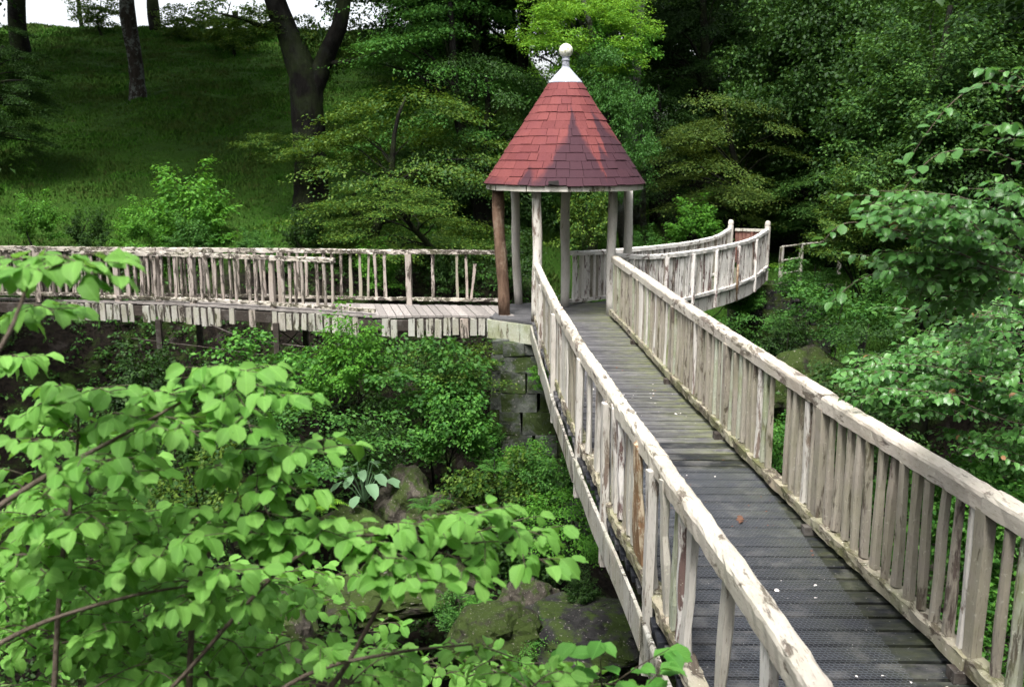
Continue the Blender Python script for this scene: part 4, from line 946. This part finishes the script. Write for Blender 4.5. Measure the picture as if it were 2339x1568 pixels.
# ------------------------------------------------------------------ shrubs behind the left bridge
for px, py, Y, s, mt, lab in ((90, 520, 23.4, .62, 'leaf_gorge', 'thin leafy shrub at the left edge behind the left footbridge'), (210, 545, 23.2, .6, 'leaf_dark', 'low scrubby shrub second from the left behind the balustrade'),
        (320, 535, 23.3, .62, 'leaf_gorge', 'loose green shrub left of the bright young bush'), (440, 560, 23.3, .6, 'leaf_mid', 'dark footed shrub at the base of the bright young bush'),
        (575, 545, 23.3, .36, 'leaf_mid', 'small pointed plant right of the bright young bush'), (700, 545, 23.8, .6, 'leaf_dark', 'dark low shrub at the foot of the forked oak'), (600, 590, 22.4, .5, 'leaf_mid', 'green shrub seen through the far balustrade left of centre'),
        (860, 630, 21.8, .6, 'leaf_gorge', 'bright shrub seen through the gaps in the far balustrade'), (1030, 640, 21.6, .6, 'leaf_dark', 'dim shrub seen between the last balusters before the pavilion'), (1180, 600, 22.5, .6, 'leaf_dark', 'dark shrub behind the pavilion posts'), (1340, 540, 24, .8, 'leaf_mix', 'yellow green shrub seen between the pavilion posts'), (1470, 560, 26, .5, 'leaf_mid', 'low shrub between the pavilion and the rounded bright bush')):
    tree('shrub', lab, 'shrub', 'G', T(px, py+45, Y), (s*1.2, s, s*1.15), 'leaf_bush' if mt == 'leaf_gorge' else mt, None, .025, None, rz=px*.7, seed=px, limbs=True)
# ------------------------------------------------------------------ ravine shrubs
gl = [(640, 850, 17.0, 1.0, 'pale green shrub under the trestle legs of the left footbridge'), (800, 830, 16.4, 1.0, 'green shrub below the sagging rail of the left footbridge'), (960, 850, 16.2, 1.0, 'fresh green shrub below the wires in the middle of the ravine'),
      (1030, 850, 16.2, .7, 'bright shrub pressed against the left side of the stone pier'), (860, 990, 15.4, .7, 'leafy shrub over the dark hollow left of the pier'), (1040, 980, 15.2, .95, 'light green shrub halfway down beside the pier'),
      (1200, 1060, 15.4, .55, 'ivy leaved shrub climbing the front of the pier'), (720, 1000, 14.6, .9, 'shrub above the fern left of the rock outcrop'), (1130, 1110, 14.4, .75, 'low green shrub right of the pale outcrop'),
      (1260, 1100, 14.2, .7, 'small leaved shrub beside the lower posts of the long footbridge'), (1230, 1240, 13.2, .75, 'dark green shrub below the left side of the long footbridge'), (1310, 1190, 12.8, .6, 'shrub tucked under the long footbridge'),
      (1180, 1430, 10.9, .30, 'low plant growing over the mossy boulder at the foot of the ravine'), (1330, 1350, 11.3, .32, 'small plant on the edge of the dark cracked slab'), (1050, 1400, 11.0, .3, 'little plant above the rounded mossy boulder'), (1250, 1480, 10.4, .28, 'plant at the bottom edge between the boulder and the slab'), (530, 960, 14.8, 1.0, 'shrub deep in shade behind the pale cluster of foreground leaves'), (330, 900, 16, .9, 'shaded shrub under the left footbridge at the left'), (430, 1130, 12.5, .8, 'shrub half hidden behind the foreground leaves on the left'),
      (1740, 760, 21.5, .7, 'soft green shrub beneath the far end of the white footbridge'), (1700, 680, 24.5, .5, 'small shrub below the girder of the white footbridge'), (1800, 790, 19, .7, 'dark shrub below the abutment wall'), (1930, 700, 17, .8, 'shrub right of the abutment wall'),
      (1980, 800, 14, .7, 'dim shrub in the hollow right of the long footbridge'), (1860, 640, 20, .6, 'shrub spilling over the top of the abutment wall'), (1120, 1000, 16.0, .35, 'bright ivy on the left edge of the pier'), (1245, 860, 16.3, .3, 'ivy spilling from the top of the pier under the pavilion')]
for i, (px, py, Y, s, lab) in enumerate(gl):
    c = T(px, py, Y); zg = gz(c.x, c.y)
    kd = 'EGEF'[i % 4]
    if kd == 'G': c.z -= s*.9
    tree('shrub', lab, 'shrub', kd, c, (s, s*.8, s*(1.0 if kd == 'G' else .8)), 'leaf_dark' if ('dark' in lab or 'shade' in lab or 'dim' in lab) else ('leaf_gorge', 'leaf_bush', 'leaf_mid', 'leaf_mix', 'leaf_mid')[i % 5], (c.x, c.y), .03, None, rz=i*1.3, seed=i+200)  # shrubs called dark: shade put into colour
# ground cover leaves
def cover(name, label, n, x0, x1, y0, y1, mat, size, thr, sd):
    r = np.random.default_rng(sd); x = r.uniform(x0, x1, n); y = r.uniform(y0, y1, n)
    m = fbm(np.stack([x*.5, y*.5, x*0+sd], -1)) > thr; x, y = x[m], y[m]; z = ground_z(x, y)+r.uniform(.02, .3, len(x))
    v, f = sprays(np.stack([x, y, z], -1), r.uniform(0, 6.28, len(x)), r.uniform(-.2, .4, len(x)), 7, .25, size, 2, .5, r)
    tag(link(name, mesh_np(name, v, f, M[mat])), label, 'ground cover', None, 'stuff')
cover('ground_cover', 'tangle of small dark leaves covering the ravine floor', 16000, -13, 12, 8.5, 24, 'leaf_dark', .09, -.10, 3)
cover('ivy_cover', 'patches of brighter leaves covering the ravine banks', 9000, -13, 12, 9, 24, 'leaf_mid', .09, .03, 8)

# ferns
def fern(px, py, Y, s, label, seed, mat='leaf_mid'):
    c = T(px, py, Y); t = thing('fern', label, 'fern', c); rr = random.Random(seed)
    for k in range(10):
        az = 2*math.pi*k/10+rr.uniform(-.2, .2); L = s*rr.uniform(.7, 1.1); n = 16; v = []; f = []
        for i in range(n):
            u = (i+1)/n; x = L*u*.75; z = L*(.9*u-.75*u*u); w_ = L*.20*math.sin(math.pi*min(1, u*.9+.12))
            for sd_ in (-1, 1):
                o = len(v); v += [(x, 0, z), (x+.022*s/.6, 0, z), (x+w_*.35, sd_*w_, z-.03*L)]; f.append((o, o+1, o+2))
        v2, f2 = tube([(0, 0, 0), (L*.2, 0, L*.16), (L*.45, 0, L*.27), (L*.75, 0, L*.15)], [.008, .006, .004, .002], 3, 0, False); v, f = join([(v, f), (v2, f2)])
        link('frond', mesh('frond', v, f, M[mat]), t, rot=(0, 0, az))
fern(735, 1165, 13.4, .55, 'bright fern with arching fronds left of the jagged rock', 1, 'leaf_bright'); fern(975, 1165, 13.0, .5, 'fern growing at the foot of the jagged rock', 2); fern(245, 1160, 11.5, .6, 'dark fern behind the foreground leaves at the left', 3)
fern(1130, 1080, 14.0, .5, 'small fern beside the stone pier', 4); fern(1060, 1230, 12.6, .45, 'fern beside the brown rock right of the jagged outcrop', 6, 'leaf_bright'); fern(1250, 1400, 11.4, .4, 'small fern rooted by the dark cracked slab', 7); fern(640, 1240, 12.4, .45, 'fern above the grey rock in the lower left', 8); fern(1090, 1380, 11.2, .35, 'low fern on the rounded mossy boulder', 9, 'leaf_gorge'); fern(1770, 615, 25.5, .5, 'fern at the top of the abutment wall', 5, 'leaf_bright')
# pale broad-leaved plant
def leaf_mesh(seed, L=1., W=.76, rows=7, mat=None):
    rr = random.Random(seed); v = []; uv = []; f = []
    cur = rr.uniform(.05, .5); fold = rr.uniform(.02, .40); tw = rr.uniform(-.45, .45)
    prof = [(0, .16), (.10, .62), (.28, .93), (.5, 1.0), (.70, .93), (.85, .66), (.93, .34), (1.02, .0)]
    for i, (t, w_) in enumerate(prof):
        hwd = w_*W/2*rr.uniform(.94, 1.06)
        for j_, u in enumerate((-1, -.5, 0, .5, 1)):
            x = t*L+(.0 if abs(u) < .9 else (.03 if i % 2 else -.015)); y = u*hwd; z = abs(u)*hwd*fold-cur*t*t*L+tw*t*y+.02*math.sin(i*2.2+u*4)
            v.append((x, y, z)); uv.append((.5+u*.5*w_, t))
    for i in range(len(prof)-1):
        for j_ in range(4): a = i*5+j_; f.append((a, a+5, a+6, a+1))
    # petiole
    o = len(v); v += [(-.16*L, 0, .0), (-.16*L, .012, .0), (0, .02, 0), (0, -.02, 0)]; uv += [(.5, 0)]*4; f.append((o, o+1, o+2, o+3))
    return np.array(v), np.array(f), np.array(uv)
LM = [leaf_mesh(s) for s in range(8)]
c = T(830, 1090, 14.2); bt = thing('broad_leaved_plant', 'plant with broad pale blue green leaves growing on the low rock', 'plant', c-Vector((0, 0, .4)))
rr = random.Random(3)
for k in range(16):
    a = k*2.4; r_ = .1+.32*(k/16)**.7; v, f, uv = LM[k % 8]; m = mesh_np('broad_leaf', v*.22*rr.uniform(.7, 1.2), f, M['leaf_pale'], True, uv)
    h = .65-.4*(k/16)+rr.uniform(-.05, .05); link('broad_leaf', m, bt, loc=(math.cos(a)*r_, math.sin(a)*r_, h), rot=(rr.uniform(-.3, .3), rr.uniform(0, .5), a))
    v2, f2 = tube([(0, 0, 0), (math.cos(a)*r_*.5, math.sin(a)*r_*.5, h*.6), (math.cos(a)*r_, math.sin(a)*r_, h)], [.012, .01, .006], 4, 0, False); link('stem', mesh('stem', v2, f2, M['leaf_pale']), bt)

# ------------------------------------------------------------------ foreground branches
def near_leaf_meshes(mats): return [mesh_np('leaf', v, f, M[mt], True, uv) for mt in mats for (v, f, uv) in LM]
class Shrub:
    """twigs carrying individually placed leaves; the leaves nearest the camera become objects of their own"""
    def __init__(s, seed): s.r = random.Random(seed); s.tw = []; s.lf = []
    def twig(s, pts, r0, r1, seg=5):
        n = len(pts); s.tw.append(tube(pts, [r0+(r1-r0)*i/(n-1) for i in range(n)], seg, .05, True, int(r0*9999)))
    def leafy(s, pts, size, sp, r0=.004, lay=.35, sag=.35, term=True, v=0):
        P = Path(smooth_path(pts, 4)); s.twig(P.p, r0, .0012); t = sp*.6; k = s.r.randrange(2)
        while t < P.L:
            p = P.at(t); d = P.dir(t, .05); az = math.atan2(d.y, d.x); side = 1 if k % 2 else -1; k += 1
            yaw = az+side*s.r.uniform(.6, 1.15); s.lf.append((p+Vector((math.cos(yaw), math.sin(yaw), 0))*size*.14, yaw, s.r.gauss(sag, lay), s.r.gauss(0, lay*1.1), size*s.r.uniform(.55, 1.2), v)); t += sp*s.r.uniform(.8, 1.2)
        if term:
            d = P.dir(P.L, .05); s.lf.append((P.at(P.L), math.atan2(d.y, d.x), s.r.gauss(sag, lay), s.r.gauss(0, lay), size*.95, v))
    def spray(s, base, tip, size, sp, n=4, r0=.005, v=0, **kw):
        """a leafy twig with side twigs"""
        base, tip = Vector(base), Vector(tip); L = (tip-base).length; mid = base.lerp(tip, .5)+Vector((0, 0, .12*L)); pts = [base, mid, tip]
        s.leafy(pts, size, sp, r0, v=v, **kw); P = Path(smooth_path(pts, 4)); d0 = (tip-base).normalized()
        for i in range(n):
            t = P.L*(.25+.6*i/max(1, n-1)); a = P.at(t); side = 1 if i % 2 else -1; ang = math.atan2(d0.y, d0.x)+side*s.r.uniform(.6, 1.0); l = L*s.r.uniform(.35, .55)*(1-.4*i/max(1, n))
            dz = d0.z*.5; e = a+Vector((math.cos(ang)*l, math.sin(ang)*l, dz*l-.05*l)); s.leafy([a, a.lerp(e, .5)+Vector((0, 0, .03*l)), e], size*.92, sp, r0*.55, v=v, **kw)
    def build(s, root, meshes, nper, limit, barkm, nbig):
        L0 = Vector(root.location); big = s.tw[:nbig]; tws = s.tw[nbig:]
        for a, b_ in big: link('branch', mesh('branch', [Vector(q)-L0 for q in a], b_, M[barkm], True), root)
        v, f = join([([Vector(q)-L0 for q in a], b_) for a, b_ in tws]); link('twigs', mesh('twigs', v, f, M[barkm], True), root)['kind'] = 'stuff'
        def vis(q):
            p = q[0]; y = p.y*math.cos(PITCH)-(p.z-H_CAM)*math.sin(PITCH); u = p.x/y*F_PX+1169.5; vv = 784-((p.z-H_CAM)*math.cos(PITCH)+p.y*math.sin(PITCH))/y*F_PX
            return (0 if (-20 < u < 2360 and 0 < vv < 1580) else 1, y/q[4])
        s.lf.sort(key=vis); rest = s.lf[limit:]
        for i, q in enumerate(s.lf[:limit]):
            link('leaf', meshes[(q[5]*nper+s.r.randrange(nper)) % len(meshes)], root, loc=q[0]-L0, rot=(q[3], q[2], q[1]), scale=(q[4],)*3)
        if rest:
            V = []; F = []; o = 0
            for q in rest:
                m_ = LM[s.r.randrange(8)]; Rm = Matrix.Translation(q[0]-L0)@Matrix.Rotation(q[1], 4, 'Z')@Matrix.Rotation(q[2], 4, 'Y')@Matrix.Rotation(q[3], 4, 'X')@Matrix.Scale(q[4], 4)
                A = np.array(Rm); V.append(m_[0]@A[:3, :3].T+A[:3, 3]); F.append(m_[1]+o); o += len(m_[0])
            uv = np.concatenate([LM[0][2]]*len(rest)); ob = link('foliage', mesh_np('foliage', np.concatenate(V), np.concatenate(F), meshes[0].materials[0], True, uv), root); ob['kind'] = 'stuff'

fg = Shrub(5); Z = lambda px, py, Y: at(px, py, Y=Y)
# main stems
stems = [([(430, 1640, 2.7), (440, 1400, 2.75), (465, 1290, 2.8), (520, 1180, 2.85), (560, 1090, 2.9)], .011), ([(120, 1640, 2.6), (140, 1300, 2.7), (165, 1130, 2.8), (178, 1000, 2.85), (180, 900, 2.9)], .009),
         ([(-40, 1180, 2.5), (100, 1090, 2.6), (230, 1020, 2.7), (340, 960, 2.75), (450, 900, 2.8), (560, 870, 2.85)], .009), ([(620, 1660, 2.6), (760, 1560, 2.7), (835, 1440, 2.8), (900, 1330, 2.85), (1000, 1240, 2.9), (1160, 1225, 2.95)], .010),
         ([(300, 1660, 2.5), (420, 1540, 2.55), (640, 1300, 2.6), (780, 1230, 2.7), (900, 1220, 2.75)], .008), ([(-60, 900, 2.1), (20, 760, 2.15), (45, 700, 2.2), (80, 625, 2.25), (160, 600, 2.3)], .006),
         ([(-60, 1500, 2.4), (100, 1420, 2.5), (300, 1360, 2.6), (480, 1330, 2.7)], .008), ([(500, 1680, 2.5), (700, 1540, 2.6), (900, 1490, 2.7), (1080, 1470, 2.75)], .008)]
for pts, r in stems: fg.twig(smooth_path([Z(*p) for p in pts], 5), r, .003, 6)
# leafy clusters: (base px,py) -> (tip px,py), distance
cl = [((420, 900), (590, 850), 2.8), ((500, 900), (670, 915), 2.75), ((480, 880), (460, 840), 2.8), ((540, 900), (575, 990), 2.7), ((300, 930), (410, 905), 2.85), ((180, 930), (120, 880), 2.85), ((180, 920), (260, 900), 2.8), ((200, 980), (330, 960), 2.8), ((60, 960), (130, 930), 2.8),
      ((300, 1000), (400, 990), 2.7), ((340, 960), (460, 1000), 2.7), ((150, 1030), (60, 1010), 2.7), ((120, 1080), (240, 1060), 2.6), ((170, 1100), (90, 1140), 2.6), ((230, 1060), (330, 1090), 2.6),
      ((470, 1080), (620, 1030), 2.8), ((580, 1060), (750, 1035), 2.75), ((560, 1090), (690, 1130), 2.7), ((560, 1090), (470, 1070), 2.8), ((560, 1100), (620, 1190), 2.7), ((500, 1200), (430, 1160), 2.7), ((510, 1200), (590, 1230), 2.7), ((140, 1200), (60, 1190), 2.6), ((150, 1180), (250, 1210), 2.6),
      ((640, 1240), (800, 1230), 2.7), ((780, 1230), (900, 1290), 2.65), ((820, 1240), (970, 1200), 2.7), ((900, 1230), (1120, 1180), 2.8), ((980, 1240), (1110, 1170), 2.75), ((1050, 1230), (1250, 1225), 2.85), ((1060, 1240), (1265, 1295), 2.75), ((900, 1260), (970, 1340), 2.6), ((780, 1240), (720, 1180), 2.75),
      ((690, 1260), (640, 1220), 2.7), ((1000, 1260), (1090, 1330), 2.7), ((860, 1260), (900, 1340), 2.6), ((20, 640), (170, 595), 2.35), ((60, 620), (205, 612), 2.3), ((40, 730), (130, 715), 2.6), ((110, 600), (190, 640), 2.3), ((-20, 640), (90, 600), 2.5),
      ((-10, 850), (60, 820), 3.0), ((370, 1260), (480, 1230), 2.6), ((260, 1290), (380, 1280), 2.6), ((450, 1330), (560, 1310), 2.55)]
for a, b_, Y in cl: fg.spray(Z(*a, Y+.12), Z(*b_, Y-.06), .064, .038, 2 if Y < 2.4 else 4, .0032, lay=.30, sag=.30)
rf = random.Random(77)
def fill(n, x0, x1, y0, y1, Y0, Y1, size=.060, tilt=None, v=0):
    for _ in range(n):
        px, py = rf.uniform(x0, x1), rf.uniform(y0, y1)
        if tilt and not tilt(px, py): continue
        Y = rf.uniform(Y0, Y1); a = Z(px, py, Y); an = rf.uniform(-.9, .9)+(0 if rf.random() < .7 else math.pi); L = rf.uniform(.14, .3)
        fg.spray(a, a+Vector((math.cos(an)*L, math.sin(an)*L-.05, rf.uniform(-.02, .10))), size, .036, 3, .003, v=v, lay=.32, sag=.3)
def lowmask(x, y): return y > np.interp(x, [0, 200, 420, 600, 640, 760, 900, 1000, 1150, 1300], [1120, 1180, 1250, 1370, 1440, 1480, 1420, 1450, 1490, 1530])
fill(190, -20, 1290, 1150, 1640, 2.7, 3.9, tilt=lowmask)
fill(34, -20, 330, 960, 1300, 2.8, 3.6); fill(60, -40, 640, 1300, 1640, 3.0, 3.8)
fill(40, -20, 900, 1300, 1640, 3.4, 4.2, v=1)
ft = thing('wych_elm_shrub', 'large shrub with broad fresh green serrated leaves filling the lower left foreground', 'shrub', (-1.2, 2.6, gz(-1.2, 2.6)))
fg.build(ft, near_leaf_meshes(['leaf_fg', 'leaf_fg2']), 8, 300, 'twig', len(stems))
# small darker seedling by the foot of the left balustrade
sg = Shrub(8)
for a, b_, Y in (((1375, 1600), (1370, 1465), 3.0), ((1400, 1560), (1530, 1480), 3.0), ((1330, 1600), (1310, 1470), 3.05), ((1450, 1600), (1510, 1530), 2.9), ((1250, 1600), (1200, 1540), 3.0)):
    P_ = [Z(*a, Y), Z((a[0]+b_[0])/2, (a[1]+b_[1])/2-4, Y-.03), Z(*b_, Y-.05)]; sg.leafy(P_, .085, .045, .003, lay=.25, sag=-.1)
st = thing('elm_seedling', 'small elm sprig with neat alternate leaves at the bottom edge beside the left balustrade', 'plant', (.35, 3.0, gz(.35, 3.0)))
sg.build(st, near_leaf_meshes(['leaf_fg2']), 8, 300, 'twig', 5)

# beech branches reaching in from the right
bs = Shrub(15)
bm_ = [([(2480, 640, 4.6), (2300, 620, 4.5), (2150, 560, 4.4), (2020, 520, 4.3), (1930, 510, 4.2), (1870, 560, 4.1)], .010), ([(2480, 360, 4.2), (2360, 380, 4.1), (2260, 345, 4.0), (2150, 350, 3.9), (2090, 400, 3.85), (2060, 440, 3.8)], .006),
       ([(2480, 700, 4.8), (2300, 640, 4.7), (2180, 620, 4.6), (2060, 610, 4.5), (1960, 640, 4.4), (1900, 690, 4.3)], .009), ([(2480, 180, 4.3), (2330, 200, 4.2), (2250, 190, 4.1), (2180, 230, 4.0), (2120, 300, 3.9), (2070, 375, 3.9)], .005),
       ([(2480, 900, 7.2), (2300, 870, 7.0), (2150, 840, 6.8), (2030, 830, 6.6), (1920, 850, 6.4)], .012), ([(2480, 1000, 7), (2300, 960, 6.9), (2150, 900, 6.8), (2050, 890, 6.6), (1990, 880, 6.5)], .011),
       ([(2480, 780, 5.6), (2330, 740, 5.5), (2250, 720, 5.4), (2130, 700, 5.3), (2060, 740, 5.2)], .008), ([(2480, 500, 5), (2350, 480, 4.9), (2290, 400, 4.8)], .006), ([(2480, 1100, 6.5), (2330, 1060, 6.4), (2240, 1010, 6.2)], .008)]
for pts, r in bm_:
    q = [Z(*p) for p in pts]; bs.leafy(q, .052, .042, r*.6, lay=.3, sag=.3, v=0)
cb = [((2340, 590), (2080, 510), 4.4, 6), ((2300, 560), (2010, 480), 4.35, 5), ((2340, 640), (2110, 650), 4.5, 6), ((2340, 560), (2200, 480), 4.5, 5), ((2330, 680), (2150, 700), 4.8, 5), ((2360, 620), (2200, 590), 4.6, 6), ((2250, 640), (2060, 590), 4.5, 5), ((2350, 740), (2190, 760), 5.2, 5),
      ((2380, 480), (2290, 420), 4.6, 4), ((2380, 350), (2270, 290), 4.1, 4), ((2370, 230), (2270, 160), 4.2, 3), ((2200, 560), (1980, 500), 4.3, 4), ((2160, 620), (2010, 620), 4.4, 4), ((2300, 700), (2100, 740), 5.0, 5), ((2340, 820), (2200, 790), 5.6, 5), ((2290, 600), (2130, 560), 4.6, 5)]
cb += [((a[0]+bs.r.uniform(-50, 50), a[1]+bs.r.uniform(-35, 35)), (b_[0]+bs.r.uniform(-60, 60), b_[1]+bs.r.uniform(-35, 45)), Y+bs.r.uniform(-.1, .5), n) for a, b_, Y, n in cb if a[1] > 450 for _ in (0, 1)]
for a, b_, Y, n in cb: bs.spray(Z(*a, Y+.1), Z(*b_, Y-.05), .050, .030, n, .004, lay=.34, sag=.3)
for _ in range(120):
    px = bs.r.uniform(1990, 2420); lo = np.interp(px, [1990, 2100, 2200, 2400], [850, 820, 760, 600]); hi = np.interp(px, [1990, 2100, 2200, 2400], [880, 950, 1010, 1140]); py = bs.r.uniform(lo, hi); Y = bs.r.uniform(6.6, 8.6)
    a = Z(px+60, py, Y); b_ = Z(px-60, py+bs.r.uniform(-25, 25), Y-.1); bs.spray(a, b_, .062, .036, 5, .004, lay=.4, sag=.3)
bt_ = thing('beech_tree', 'beech branches with glossy cool green leaves reaching in from the right edge', 'tree', (6.2, 6.5, gz(6.2, 6.5)))
v, f = tube([Vector((6.2, 6.5, gz(6.2, 6.5)-.2)), Vector((6.1, 6.4, 0)), Vector((6.0, 6.2, 3)), Vector((6.1, 6.3, 7))], [.22, .18, .15, .1], 12, .05, True, 1)
link('trunk', mesh('trunk', [Vector(q)-Vector(bt_.location) for q in v], f, M['bark_grey'], True), bt_)
bs.build(bt_, near_leaf_meshes(['leaf_beech']), 8, 300, 'twig', len(bm_))
# leafy shrubs behind the right balustrade
for px, py, Y, s, lab in ((2330, 1330, 7.2, .45, 'green shrub seen between the nearest right hand balusters'), (2150, 1150, 7.4, .5, 'shrub behind the right balustrade below the beech leaves'), (2260, 1120, 7.8, .5, 'leafy shrub just over the handrail at the right edge'), (1795, 1000, 10.5, .38, 'bright green fronds showing through the gap in the right balustrade'), (2300, 1500, 6.8, .45, 'shaded shrub low in the bottom right corner behind the balusters'), (1960, 960, 11, .6, 'dark shrub in the shadow beyond the right handrail')):
    c = T(px, py, Y); tree('shrub', lab, 'shrub', 'E', c, (s, s, s), 'leaf_dark' if 'dark' in lab else 'leaf_gorge', None, .02, None, rz=px, seed=px, limbs=False)  # darker leaves on the shrub in shadow, its shade carried by the colour
print('tris', sum(len(m.loops)-2*len(m.polygons) for m in bpy.data.meshes), 'objects', len(bpy.data.objects))
